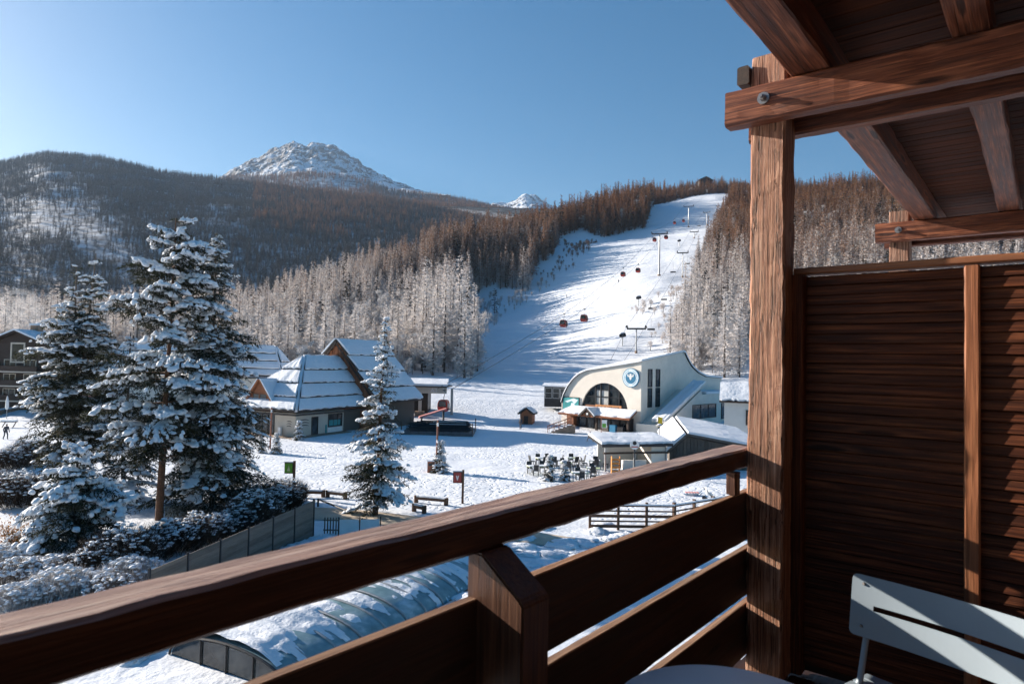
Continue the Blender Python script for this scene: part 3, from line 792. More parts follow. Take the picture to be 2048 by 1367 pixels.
# railing
rl_ = empty('balcony_railing', at_b(1.6, 1.36, FLOOR), 'dark stained timber balcony railing with wide boards and worn top rail', 'railing')
og = (1.6, 1.36, FLOOR)
VR = 1.36
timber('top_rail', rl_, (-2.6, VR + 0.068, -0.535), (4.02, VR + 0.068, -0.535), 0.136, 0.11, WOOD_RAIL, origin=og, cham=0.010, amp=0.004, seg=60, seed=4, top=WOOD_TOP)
zt = [(-0.73, -1.015), (-1.062, -1.335), (-1.378, -1.68)]
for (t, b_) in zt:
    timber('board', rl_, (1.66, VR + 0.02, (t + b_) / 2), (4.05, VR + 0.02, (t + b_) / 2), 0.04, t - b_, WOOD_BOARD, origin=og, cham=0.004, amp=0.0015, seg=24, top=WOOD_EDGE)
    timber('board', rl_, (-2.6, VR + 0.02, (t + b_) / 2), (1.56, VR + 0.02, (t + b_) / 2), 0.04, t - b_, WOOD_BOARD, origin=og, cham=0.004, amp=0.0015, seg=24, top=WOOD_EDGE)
# short post on the inner side, its head cut on a slope
pm = MB()
x0, x1, y0, y1 = 1.541, 1.677, 1.182, VR + 0.045
prof = [(y0, FLOOR), (y1, FLOOR), (y1, -0.592), (y1 - 0.06, -0.592), (y0 + 0.012, -0.70), (y0, -0.715)]
pm.prism([(x0 - og[0], y - og[1], z - og[2]) for y, z in prof], (x1 - x0, 0, 0))
me = pm.mesh('post', WOOD_RAIL)
bmx = bmesh.new(); bmx.from_mesh(me); bmesh.ops.bevel(bmx, geom=bmx.edges[:], offset=0.006, segments=2, affect='EDGES'); bmx.to_mesh(me); bmx.free()
WOOD_V = wood('dark_stained_post', (0.020, 0.008, 0.005), (0.075, 0.028, 0.014), (0.17, 0.075, 0.036), 0.5, bmp=0.35)
# its grain runs upwards: turn the texture space with the object
rotp = Matrix.Rotation(R(-90), 4, 'Y')
me.transform(rotp.inverted()); me.materials.clear(); me.materials.append(WOOD_V)
link('post', me, rl_, rotp)
timber('post', rl_, (3.74, VR + 0.02, -0.6), (3.74, VR + 0.02, -0.725), 0.07, 0.06, WOOD_RAIL, up=(0, 1, 0), origin=og, seg=3)

# corner post with its clamped beams, purlins and roof boarding
rf = empty('balcony_roof_frame', at_b(3.95, 1.24, FLOOR), 'weathered timber post carrying red brown roof beams and boarded ceiling', 'roof frame')
og = (3.95, 1.24, FLOOR)
timber('post', rf, (3.96, 1.245, FLOOR), (3.96, 1.245, 1.82), 0.19, 0.20, WOOD_POST, up=(0, 1, 0), origin=og, cham=0.012, amp=0.006, seg=60, seed=12)
def bolt(parent, u, v, z, org):
    m = MB(); m.tube([(0, 0, 0), (-0.012, 0, 0)], 0.034, 14); m.tube([(-0.012, 0, 0), (-0.045, 0, 0)], 0.019, 6); m.tube([(-0.04, 0, 0), (-0.06, 0, 0)], 0.011, 10)
    me_ = m.mesh('bolt', STEEL)
    return me_
def bay(u0, first):
    for k, du in enumerate((-0.145, 0.145)):
        e = 1.46 if k == 0 else 1.42
        bmn = timber('tie_beam', rf, (u0 + du, e, 1.505 - 0.02 * k), (u0 + du, -1.5, 1.505 - 0.02 * k), 0.10, 0.21, WOOD_BEAM, origin=og, cham=0.012, amp=0.005, seg=40)
        if k == 0:
            lk = link('bolt', bolt(None, 0, 0, 0, og), bmn)
            # beam local x runs inwards from the outer end; its -u face is local ... 
            Mw = Matrix.Translation((u0 + du - 0.05 - og[0], 1.235 - og[1], 1.52 - og[2]))
            lk.matrix_basis = bmn.matrix_basis.inverted() @ Mw
bay(3.955, True)
bay(8.39, False)
timber('post', rf, (8.395, 1.245, FLOOR), (8.395, 1.245, 1.75), 0.19, 0.20, WOOD_POST, up=(0, 1, 0), origin=og, cham=0.012, amp=0.005, seg=30, seed=19)
for v_, w_ in ((0.995, 0.205), (0.27, 0.17), (-0.55, 0.18)):
    timber('purlin', rf, (-3.4, v_, 1.715), (9.3, v_, 1.715), w_, 0.205, WOOD_BEAM, origin=og, cham=0.012, amp=0.006, seg=70)
timber('purlin_end', rf, (3.84, 1.385, 1.72), (4.6, 1.385, 1.72), 0.07, 0.11, WOOD_DARK, origin=og, seg=6)
# blocking between the clamped beams beside the post
timber('packing_block', rf, (3.965, 1.16, 1.66), (3.965, 0.9, 1.66), 0.12, 0.10, WOOD_BEAM, origin=og, seg=4)
WOOD_CEIL = wood('ceiling_boards', (0.016, 0.006, 0.003), (0.055, 0.018, 0.009), (0.12, 0.042, 0.02), 0.75, bmp=0.4, patch=0.8, spec=0.08)
for k in range(86):
    u_ = -3.4 + k * 0.1485
    timber('roof_board', rf, (u_, 1.085, 1.832), (u_, -1.5, 1.832), 0.141, 0.024, WOOD_CEIL, origin=og, seg=4, cham=0.003, amp=0.001)
rsn = MB(); rsn.box(-3.5, 9.5, -1.6, 1.09, 1.85, 1.93)
rsn.build('roof_deck', WOOD_DARK, rf, Matrix.Translation((-og[0], -og[1], -og[2])))

# slatted partition at the end of the balcony
ps = empty('privacy_screen', at_b(4.1, 0.3, FLOOR), 'tall red brown slatted timber partition beside the balcony post', 'partition')
og = (4.1, 0.3, FLOOR)
UP_ = 4.10
PT = 0.585
timber('top_cap', ps, (UP_ + 0.01, 1.15, PT - 0.02), (UP_ + 0.01, -1.5, PT - 0.02), 0.11, 0.04, WOOD_STILE, origin=og, seg=12)
timber('stile', ps, (UP_ - 0.02, 1.12, FLOOR), (UP_ - 0.02, 1.12, PT - 0.045), 0.12, 0.07, WOOD_SLAT, up=(0, 1, 0), origin=og, seg=10)
timber('stile', ps, (UP_ - 0.012, 0.285, FLOOR), (UP_ - 0.012, 0.285, PT - 0.045), 0.05, 0.068, WOOD_STILE, up=(0, 1, 0), origin=og, seg=10)
timber('stile', ps, (UP_ - 0.012, -0.62, FLOOR), (UP_ - 0.012, -0.62, PT - 0.045), 0.05, 0.068, WOOD_STILE, up=(0, 1, 0), origin=og, seg=10)
pitch = 0.056
def slat_mesh(L, seed):
    m = MB(); n = 14; rr0 = random.Random(seed)
    prof = [(0.014, 0.030), (0.004, 0.030), (-0.004, 0.022), (-0.009, -0.014), (-0.010, -0.023), (-0.004, -0.026), (0.014, -0.026)]
    for i in range(n + 1):
        x = L * i / n
        d = mnoise.noise((x * 2.2, seed * 5.7, 0)) * 0.004
        for a, b in prof: m.v.append((x, a + d + mnoise.noise((x * 9, seed, a * 60)) * 0.0012, b))
    m.n = len(m.v); q = len(prof)
    for i in range(n):
        for j in range(q): m.f.append((i * q + j, i * q + (j + 1) % q, (i + 1) * q + (j + 1) % q, (i + 1) * q + j)); m.m.append(0)
    m.f += [tuple(range(q)), tuple(n * q + j for j in range(q))]; m.m += [0, 0]
    return m.mesh('slat', WOOD_SLAT)
# local x towards -v, local y towards +u (profile y<0 faces the balcony)
slats = {w: [slat_mesh(w, s) for s in range(6)] for w in (0.77, 0.84)}
zz = PT - 0.08; k = 0
while zz > FLOOR + 0.02:
    for v0, w in ((1.085, 0.77), (0.251, 0.84), (-0.654, 0.84)):
        M = Matrix(((0, 1, 0, UP_ + random.uniform(-.006, .005) - og[0]), (-1, 0, 0, v0 - og[1]), (0, 0, 1, zz - og[2]), (0, 0, 0, 1)))
        link('slat', random.choice(slats[w]), ps, M)
    zz -= pitch; k += 1
pb = MB(); pb.box(0.016, 0.03, -1.85, 0.80, 0, PT - FLOOR - 0.05)
pb.build('backing_board', WOOD_BOARD, ps)

# grey-blue metal chair: slotted steel back on tube legs
chd = Vector((-0.186, -0.581, 0)).normalized()
ang = math.atan2(chd.y, chd.x)
CH0 = Vector((3.15, 0.64, FLOOR))
chair = empty('metal_chair', BM @ Matrix.Translation(CH0) @ Matrix.Rotation(ang, 4, 'Z'), 'grey blue metal chair with slotted backrest beside the slatted partition', 'chair')
# local: x across the back, y away from the table (towards the partition), z up
def back_panel():
    m = MB(); Wd = 0.70; z0, z1 = 0.63, 0.88; s0, s1 = 0.744, 0.765
    n = 36; rad = 0.022
    def yc(x): return 0.045 * (1 - ((x - Wd / 2) / (Wd / 2)) ** 2)
    outer = []
    xs_ = [0, .002, .006, .012, .022] + list(np.linspace(.05, Wd - .05, 24)) + [Wd - .022, Wd - .012, Wd - .006, Wd - .002, Wd]
    def inset(x):
        e = min(x, Wd - x)
        return 0 if e >= rad else rad - math.sqrt(max(0, rad * rad - (rad - e) ** 2))
    for band in ((z0, s0), (s1, z1), ('slot',)):
        if band[0] == 'slot': continue
        rows = []
        for x_ in xs_:
            i_ = inset(x_)
            a = band[0] + (i_ if band[0] == z0 else 0); b = band[1] - (i_ if band[1] == z1 else 0)
            rows.append((x_, yc(x_), a, b))
        for th in (0,):
            V = []; F = []
            for x_, y_, a, b in rows: V += [(x_, y_, a), (x_, y_, b), (x_, y_ + 0.004, a), (x_, y_ + 0.004, b)]
            for i in range(len(rows) - 1):
                q = i * 4; r_ = q + 4
                F += [(q, r_, r_ + 1, q + 1), (q + 2, q + 3, r_ + 3, r_ + 2), (q, q + 2, r_ + 2, r_), (q + 1, r_ + 1, r_ + 3, q + 3)]
            F += [(0, 1, 3, 2), (len(V) - 4, len(V) - 2, len(V) - 1, len(V) - 3)]
            m.add(V, F)
    for xa, xb in ((0, 0.085), (Wd - 0.085, Wd)):      # ends of the slot
        m.add([(xa, yc(xa), s0), (xb, yc(xb), s0), (xb, yc(xb), s1), (xa, yc(xa), s1), (xa, yc(xa) + .004, s0), (xb, yc(xb) + .004, s0), (xb, yc(xb) + .004, s1), (xa, yc(xa) + .004, s1)],
              [(0, 1, 2, 3), (4, 7, 6, 5), (0, 3, 7, 4), (1, 5, 6, 2)])
    return m
bk = back_panel().build('backrest', CHAIR_PAINT, chair, Matrix.Translation((0, 0, 0.88)) @ Matrix.Rotation(R(-7), 4, 'X') @ Matrix.Translation((0, 0, -0.88)))
for x_ in (0.045, 0.655):
    for z_ in (0.672, 0.845):
        r_ = MB(); r_.tube([(x_, 0.012, z_), (x_, 0.004, z_)], [0.007, 0.005], 10); r_.build('rivet', STEEL, bk)
for x_ in (0.055, 0.645):
    t_ = MB(); t_.tube([(x_, 0.03, 0.84), (x_, 0.01, 0.64), (x_, -0.04, 0.46), (x_, -0.10, 0.40), (x_, -0.40, 0.0)], 0.0125, 10); t_.build('leg', CHAIR_PAINT, chair, smooth=True)
    t_ = MB(); t_.tube([(x_ - .02 if x_ < .2 else x_ + .02, -0.34, 0.44), (x_, -0.06, 0.34), (x_, 0.15, 0.0)], 0.0125, 10); t_.build('leg', CHAIR_PAINT, chair, smooth=True)
st = MB()
for k in range(7): st.box(0.03, 0.67, -0.36 + k * 0.062, -0.312 + k * 0.062, 0.442, 0.452)
st.build('seat', CHAIR_PAINT, chair)

# round bistro table
tb = empty('round_table', at_b(1.92, 0.695, FLOOR), 'pale grey round metal bistro table in front of the chair', 'table')
m = MB(); n = 72
prof = [(0.0, 0.735), (0.30, 0.735), (0.309, 0.7335), (0.312, 0.729), (0.312, 0.712), (0.306, 0.710), (0.304, 0.728), (0.0, 0.728)]
for i in range(n):
    a = 2 * math.pi * i / n
    for r_, z_ in prof: m.v.append((r_ * math.cos(a), r_ * math.sin(a), z_))
m.n = len(m.v); q = len(prof)
for i in range(n):
    for j in range(q - 1): m.f.append((i * q + j, ((i + 1) % n) * q + j, ((i + 1) % n) * q + j + 1, i * q + j + 1)); m.m.append(0)
me = m.mesh('table_top', TABLE_PAINT, smooth=True)
bmx = bmesh.new(); bmx.from_mesh(me); bmesh.ops.remove_doubles(bmx, verts=bmx.verts, dist=1e-5); bmx.to_mesh(me); bmx.free()
me.transform(Matrix.Diagonal((1.13, 1.13, 1, 1))); link('table_top', me, tb)
for a in (0.4, 0.4 + math.pi / 2, 0.4 + math.pi, 0.4 + 1.5 * math.pi):
    t_ = MB(); t_.tube([(0.16 * math.cos(a), 0.16 * math.sin(a), 0.725), (-0.22 * math.cos(a), -0.22 * math.sin(a), 0)], 0.011, 8); t_.build('leg', TABLE_PAINT, tb)

# ------------------------------------------------------------------ near trees
def ico(sub):
    bm = bmesh.new(); bmesh.ops.create_icosphere(bm, subdivisions=sub, radius=1)
    V = np.array([v.co[:] for v in bm.verts]); F = np.array([[v.index for v in f.verts] for f in bm.faces]); bm.free()
    return V, F
ICO2 = ico(2); ICO1 = ico(1); ICO3 = ico(3)
def blobs(C, A, r, flat=0.55, sub=ICO2):
    """lumpy snow cushions: centres C (n,3); A (n,3,3) rows = long, cross and up half-axes"""
    bv, bf = sub
    n = len(C)
    amp = 1 + 0.28 * np.sin(bv @ r.normal(size=(3, 6)) * 2.6 + r.uniform(0, 6, 6)).mean(1)
    V = np.einsum('kj,njd->nkd', bv * amp[:, None], A)
    V += r.normal(size=V.shape) * 0.06 * np.linalg.norm(A[:, 1], axis=1)[:, None, None]
    V[..., 2] = np.where(V[..., 2] < 0, V[..., 2] * flat, V[..., 2])
    V += C[:, None]
    F = (bf[None] + (np.arange(n) * len(bv))[:, None, None]).reshape(-1, 3)
    return V.reshape(-1, 3), F
def bent_trunk(h, r0, r, n=10, segs=14, wob=0.12, lean=0.0, r1=0.03):
    zs = np.linspace(-0.4, h, segs); cx = np.cumsum(r.normal(size=segs)) * wob * 0.25 + lean * zs; cy_ = np.cumsum(r.normal(size=segs)) * wob * 0.25
    cx -= np.interp(0, zs, cx); cy_ -= np.interp(0, zs, cy_)
    rad = r0 + (r1 - r0) * np.clip(zs / h, 0, 1) ** 0.9
    a = np.linspace(0, 2 * np.pi, n, endpoint=False)
    V = np.stack([cx[:, None] + rad[:, None] * np.cos(a), cy_[:, None] + rad[:, None] * np.sin(a), np.repeat(zs[:, None], n, 1)], -1).reshape(-1, 3)
    i, k = np.meshgrid(np.arange(segs - 1), np.arange(n), indexing='ij'); i = i.ravel(); k = k.ravel()
    a0 = i * n + k; a1 = i * n + (k + 1) % n; b0 = a0 + n; b1 = a1 + n
    return V, np.r_[np.c_[a0, a1, b1], np.c_[a0, b1, b0]], lambda z: (np.interp(z, zs, cx), np.interp(z, zs, cy_))
def conifer(seed, H, prof, zlow, dz, nb, rise=0.12, droop=0.28, twig=0.42, sp_len=0.2, sp_w=0.075, dens=1.0, snow=0.75, snow_h=0.13, trunk_r=0.16, lean=0.0, leaders=((0, 0, 1.0),), branch_r=0.02, gapfn=None, tuft=False, wob=0.12, clump=1.0, snowdens=1.0):
    """prof(t): branch length by relative height. Returns trunk, crown and snow arrays"""
    r = np.random.default_rng(seed)
    TV, TF = [], []; SB, SD, SL, SW = [], [], [], []; NC, NA = [], []
    off = 0
    for lx, ly, lh in leaders:
        Hh = H * lh
        tv, tf, axis = bent_trunk(Hh, trunk_r * (0.6 + 0.4 * lh), r, wob=wob, lean=lean + lx / Hh)
        tv[:, 1] += ly * np.clip(tv[:, 2] / Hh, 0, 1)
        TV.append(tv); TF.append(tf + off); off += len(tv)
        z = zlow * Hh
        while z < Hh * 0.985:
            t = z / Hh
            k0 = r.uniform(0, 6.28); nbr = max(3, int(round(nb * (0.55 + 0.45 * (1 - t)))))
            for kb in range(nbr):
                a = k0 + kb * 2 * np.pi / nbr + r.normal() * 0.35
                L = max(0.16, prof(t) * r.uniform(0.62, 1.12))
                if gapfn and r.uniform() < gapfn(a, t): continue
                x0, y0 = axis(z); y0 += ly * t
                p0 = np.array([x0, y0, z + r.uniform(-0.5, 0.5) * dz * 1.7])
                d = np.array([math.cos(a), math.sin(a), 0]); sd_ = np.array([-d[1], d[0], 0])
                ri = rise * (0.4 + 1.4 * t) + r.normal() * 0.12; dr = droop * r.uniform(0.6, 1.3) * (1.15 - 0.7 * t)
                def P(s): s = np.atleast_1d(s)[:, None]; return p0 + d * L * s + np.array([0, 0, 1]) * L * (ri * s - dr * s * s)
                # branch wood
                bp_ = P(np.array([0, 0.35, 0.7, 1.0])); br = branch_r * (0.4 + L * 0.35)
                for q in range(3):
                    r0_, r1_ = br * (1 - q * 0.3), br * (1 - (q + 1) * 0.3)
                    tri = []
                    for vtx, rad in ((bp_[q], r0_), (bp_[q + 1], r1_)):
                        for an in (0, 2.09, 4.19): tri.append(vtx + (sd_ * math.cos(an) + np.array([0, 0, 1]) * math.sin(an)) * rad)
                    TV.append(np.array(tri)); f3 = [(0, 1, 4), (0, 4, 3), (1, 2, 5), (1, 5, 4), (2, 0, 3), (2, 3, 5)]; TF.append(np.array(f3) + off); off += 6
                # twigs carrying needle sprigs
                s0 = 0.14 if not tuft else 0.5
                nt_w = max(2, int(L * dens * 5.5))
                for s in np.linspace(s0, 1.0, nt_w):
                    q = P(s)[0]
                    for sg in (-1, 1):
                        tl = max(0.14, twig * L * (1 - 0.62 * s) * r.uniform(0.6, 1.2))
                        tl = min(tl, 1.1)
                        dv = d * 0.62 + sd_ * sg * 0.8 + np.array([0, 0, -0.30 + r.normal() * 0.25 + (0.25 if tuft else 0)]); dv /= np.linalg.norm(dv)
                        m_ = max(2, int(tl / (sp_len * 0.42)))
                        for j in range(m_):
                            sj = (j + r.uniform()) / m_
                            SB.append(q + dv * tl * sj + np.array([0, 0, -0.10 * tl * sj * sj]) + r.normal(size=3) * 0.02 * clump)
                            dd = dv * 0.7 + r.normal(size=3) * 0.5; dd[2] -= 0.12; SD.append(dd / np.linalg.norm(dd))
                            SL.append(sp_len * r.uniform(0.7, 1.3)); SW.append(sp_w * r.uniform(0.7, 1.3))
                # snow lying along the branch and its twigs
                if r.uniform() < min(0.97, snow * (0.5 + 1.0 * t)):
                    for s in np.linspace(0.2, 1.0, max(3, int(L * 5.5 * snowdens))):
                        q = P(s)[0]; wd_ = min(1.0, max(0.12, twig * L * (1 - 0.62 * s)))
                        if r.uniform() < 0.13:
                            la = r.uniform(0.22, 0.42) * (0.5 + 0.5 * min(L, 1.6)); lb_ = max(0.12, min(0.4, wd_ * 0.55)); NC.append(q + np.array([0, 0, 0.05])); NA.append(np.stack([d * la + np.array([0, 0, la * (ri - 2 * dr * s)]), sd_ * lb_, np.array([0, 0, snow_h * r.uniform(0.5, 0.9)])]))
                        for _ in range(4):
                            if r.uniform() > 0.6: continue
                            lat = r.normal() * 0.62 * wd_
                            hh = snow_h * r.uniform(0.45, 1.1) * (0.5 + 0.5 * min(1, L)); la = r.uniform(0.05, 0.17) * (0.7 + 0.3 * min(L, 2)); lb_ = la * r.uniform(0.6, 1.3)
                            NC.append(q + sd_ * lat + d * abs(lat) * 0.6 + np.array([0, 0, hh * 0.3 + 0.03 - abs(lat) * 0.25 + r.normal() * 0.05])); NA.append(np.stack([d * la + np.array([0, 0, la * (ri - 2 * dr * s)]), sd_ * lb_ - np.array([0, 0, np.sign(lat) * lb_ * 0.25]), np.array([0, 0, hh * 0.8])]))
            z += dz * r.uniform(0.5, 1.5) * (1.1 - 0.45 * t)
    crown = sprigs(np.array(SB), np.array(SD), np.array(SL), np.array(SW), r)
    sn = blobs(np.array(NC), np.array(NA), r, sub=ICO1 if len(NC) > 4000 else ICO2) if NC else None
    return (np.concatenate(TV), np.concatenate(TF)), crown, sn
def plant_tree(name, arrays, M, label, cat, bark, needle, group=None):
    e = empty(name, M, label, cat, group)
    (tv, tf), (cv, cf), sn = arrays
    link('trunk', np_mesh('trunk', tv, tf, [bark], smooth=True), e)
    link('crown', np_mesh('crown', cv, cf, [needle]), e)
    if sn is not None: tag(link('snow_load', np_mesh('snow_load', sn[0], sn[1], [SNOW_TREE], smooth=True), e), kind='stuff')
    return e
def gz(p): return float(terrain(np.array([p.x]), np.array([p.y]))[0])
def ground_at(px, py):
    p = G(px, py); p.z = gz(p); return p

# lone spruce on the square's edge
b0 = ground_at(750, 1030)
a_ = conifer(21, 12.6, lambda t: 2.55 * (1 - t) ** 0.85 * min(1, 0.75 + t * 1.6), 0.075, 0.46, 8, rise=0.10, droop=0.26, twig=0.40, sp_len=0.19, sp_w=0.06, dens=1.6, snow=0.5, snow_h=0.17, trunk_r=0.19, lean=0.030)
plant_tree('spruce_tree', a_, T(b0), 'lone dark spruce with snow on every bough beside the road', 'tree', BARK, NEEDLE)
# tall pine with the bare orange trunk
b0 = ground_at(318, 1040)
def pine_prof(t): return np.interp(t, [0.2, 0.34, 0.5, 0.62, 0.7, 0.78, 0.86, 0.93, 1], [3.2, 4.2, 4.0, 3.0, 4.0, 2.6, 2.9, 1.6, 0.35])
a_ = conifer(33, 18.2, pine_prof, 0.22, 0.78, 6, rise=0.20, droop=0.26, twig=0.55, sp_len=0.24, sp_w=0.07, dens=1.9, snow=0.50, snow_h=0.24, trunk_r=0.24, lean=0.022, branch_r=0.035, gapfn=lambda a, t: 0.25 if 0.3 < t < 0.9 else 0.1, snowdens=1.25)
plant_tree('pine_tree', a_, T(b0), 'tall pine with bare orange brown trunk and thick snow cushions', 'tree', BARK, NEEDLE)
# dense dark fir leaning against it
b0 = ground_at(425, 1018)
a_ = conifer(47, 18.0, lambda t: 4.7 * (1 - t) ** 0.66 * (0.82 + 0.2 * math.sin(t * 23)), 0.05, 0.46, 9, rise=0.06, droop=0.34, twig=0.5, sp_len=0.24, sp_w=0.07, dens=1.5, snow=0.34, snow_h=0.12, trunk_r=0.22, lean=-0.012)
plant_tree('fir_tree', a_, T(b0), 'broad dense dark fir dusted with snow right of the tall pine', 'tree', BARK_GREY, NEEDLE_DUST)
b0 = ground_at(245, 1000)
a_ = conifer(53, 11.5, lambda t: 2.7 * (1 - t) ** 0.7, 0.05, 0.55, 7, rise=0.06, droop=0.34, twig=0.5, sp_len=0.24, sp_w=0.07, dens=1.3, snow=0.4, snow_h=0.13, trunk_r=0.18)
plant_tree('fir_tree', a_, T(b0), 'shorter snow dusted fir standing between the twin topped fir and the pine', 'tree', BARK_GREY, NEEDLE_DUST)
# fir with two leaders on the left
b0 = ground_at(140, 985)
def twin_prof(t): return np.interp(t, [0.05, 0.2, 0.4, 0.55, 0.68, 0.8, 0.9, 1], [1.6, 2.3, 3.1, 3.1, 2.4, 1.3, 0.6, 0.2])
a_ = conifer(59, 17.2, twin_prof, 0.06, 0.56, 7, rise=0.16, droop=0.30, twig=0.5, sp_len=0.24, sp_w=0.075, dens=1.4, snow=0.5, snow_h=0.15, trunk_r=0.2, leaders=((0.9, 0.2, 1.0), (0.05, -0.3, 0.95)), gapfn=lambda a, t: 0.35 if t > 0.7 else 0.15)
plant_tree('fir_tree', a_, T(b0), 'slim fir with twin snowy tops left of the tall pine', 'tree', BARK_GREY, NEEDLE)
# low spreading fir heavy with snow
b0 = ground_at(150, 1092)
a_ = conifer(61, 5.0, lambda t: 3.3 * (1 - t) ** 0.75 + 0.15, 0.04, 0.42, 10, rise=0.28, droop=0.5, twig=0.5, sp_len=0.22, sp_w=0.07, dens=1.7, snow=0.62, snow_h=0.22, trunk_r=0.16, snowdens=1.3)
plant_tree('spreading_fir', a_, T(b0), 'low spreading fir bowed under heavy snow below the twin topped fir', 'tree', BARK_GREY, NEEDLE)
# small firs at the foot of the poles and by the chalet
sf = conifer(71, 2.1, lambda t: 0.62 * (1 - t) ** 0.9 + 0.03, 0.06, 0.16, 8, twig=0.5, sp_len=0.14, sp_w=0.06, dens=2.0, snow=0.55, snow_h=0.06, trunk_r=0.05)
small = plant_tree('small_fir', sf, T(ground_at(553, 906)) @ Matrix.Scale(1.0, 4), 'small snow dusted fir right of the red pole before the chalet', 'tree', BARK_GREY, NEEDLE)
for q, s, lb_ in ((ground_at(523, 905), 0.85, 'small snow dusted fir left of the red pole before the chalet'), (ground_at(880, 944), 1.35, 'small dark fir behind the pole with the red box'), (ground_at(597, 879), 1.1, 'small dark fir at the corner of the chalet'),
                 (ground_at(1098, 962), 1.0, 'small dark fir below the terrace tables'), (ground_at(1128, 962), 0.8, 'smaller snowy fir beside the terrace tables'), (ground_at(1338, 912), 1.0, 'small dark fir between the pavilion and the grey shed')):
    copy_tree(small, T(q) @ Matrix.Rotation(random.uniform(0, 6), 4, 'Z') @ Matrix.Scale(s, 4), lb_)

# snow dusted hedge and shrubs in the garden
def shrub_mesh(seed, h, rad, n, snow_n, up=0.9, tw=None):
    r = np.random.default_rng(seed)
    B = []; D = []; Ln = []; Wd = []
    for _ in range(n):
        a = r.uniform(0, 6.28); q = rad * math.sqrt(r.uniform()); z = h * r.uniform(0, 0.75) * (1 - 0.35 * (q / rad) ** 2)
        d = np.array([math.cos(a) * 0.5 + r.normal() * 0.35, math.sin(a) * 0.5 + r.normal() * 0.35, up]); d /= np.linalg.norm(d)
        B.append((q * math.cos(a), q * math.sin(a), z)); D.append(d); Ln.append(h * r.uniform(0.18, 0.42)); Wd.append(r.uniform(0.015, 0.045))
    V, F = sprigs(np.array(B), np.array(D), np.array(Ln), np.array(Wd), r)
    C = []; A = []
    for _ in range(snow_n):
        a = r.uniform(0, 6.28); q = rad * math.sqrt(r.uniform()); top = h * (1 - 0.4 * (q / rad) ** 2)
        z = top * r.uniform(0.45, 1.02) ** 0.6
        s = r.uniform(0.03, 0.11)
        C.append((q * math.cos(a), q * math.sin(a), z)); A.append(np.diag([s * r.uniform(0.8, 2), s * r.uniform(0.8, 2), s * 0.7]))
    bv, bf = blobs(np.array(C), np.array(A), r, 0.6, ICO1)
    return np_mesh('twigs', V, F, [tw or TWIG]), np_mesh('snow_load', bv, bf, [SNOW_TREE], smooth=True)
SH = [shrub_mesh(81 + k, [1.7, 2.1, 1.4][k], [1.35, 1.5, 1.2][k], 3600, 230) for k in range(3)] + [shrub_mesh(91 + k, [1.1, 0.85][k], [1.3, 1.2][k], 2200, 200, 1.3, TWIG_FROST) for k in range(2)]
def shrub(q, k, s, label, group, name='hedge_shrub'):
    e = empty(name, T(q) @ Matrix.Rotation(random.uniform(0, 6), 4, 'Z') @ Matrix.Scale(s, 4), label, 'shrub', group)
    link('twigs', SH[k][0], e); tag(link('snow_load', SH[k][1], e), kind='stuff')
    return e
hedge = [(190, 1150), (245, 1135), (300, 1117), (345, 1100), (390, 1088), (432, 1075), (470, 1062), (505, 1050), (535, 1036), (560, 1020), (575, 1005), (545, 1000), (500, 1010)]
for i, (hx, hy) in enumerate(hedge): shrub(ground_at(hx, hy), i % 3, 0.85 + 0.15 * (i % 2), 'leafless dark hedge shrub topped with snow along the grey screen fence', 'hedge along the screen fence')
yard = [(20, 1215), (70, 1200), (120, 1190), (170, 1180), (30, 1160), (90, 1150), (215, 1190), (10, 1120), (260, 1165)]
for i, (hx, hy) in enumerate(yard): shrub(ground_at(hx, hy), 3 + i % 2, 0.8 + 0.12 * (i % 3), 'snow crusted bush in the garden below the spreading fir', 'bushes in the garden', 'garden_bush')
for i, (hx, hy) in enumerate([(20, 935), (60, 925), (100, 918), (0, 990), (40, 1010)]): shrub(ground_at(hx, hy), i % 3, 1.1, 'snow laden bush behind the spreading fir', 'bushes behind the fir', 'garden_bush')
# shrub with leaves left on it
r_ = np.random.default_rng(99)
for (hx, hy), lb_ in (((60, 1105), 'small shrub with yellow leaves left under the spreading fir'), ((25, 1085), 'small shrub with rusty brown leaves at the garden edge')):
    e = empty('autumn_shrub', T(ground_at(hx, hy)), lb_, 'shrub')
    n_ = 700; B = r_.normal(size=(n_, 3)) * (0.6, 0.6, 0.35) + (0, 0, 0.6); D = r_.normal(size=(n_, 3)); D /= np.linalg.norm(D, axis=1, keepdims=True)
    v_, f_ = sprigs(B, D, r_.uniform(0.06, 0.14, n_), r_.uniform(0.05, 0.1, n_), r_)
    link('leaves', np_mesh('leaves', v_, f_, [AUTUMN]), e)
    B = np.c_[r_.normal(size=(120, 2)) * 0.15, np.zeros(120)]; D = r_.normal(size=(120, 3)) * (0.5, 0.5, 0.1) + (0, 0, 1); D /= np.linalg.norm(D, axis=1, keepdims=True)
    v_, f_ = sprigs(B, D, r_.uniform(0.6, 1.3, 120), np.full(120, 0.03), r_)
    link('stems', np_mesh('stems', v_, f_, [TWIG]), e)

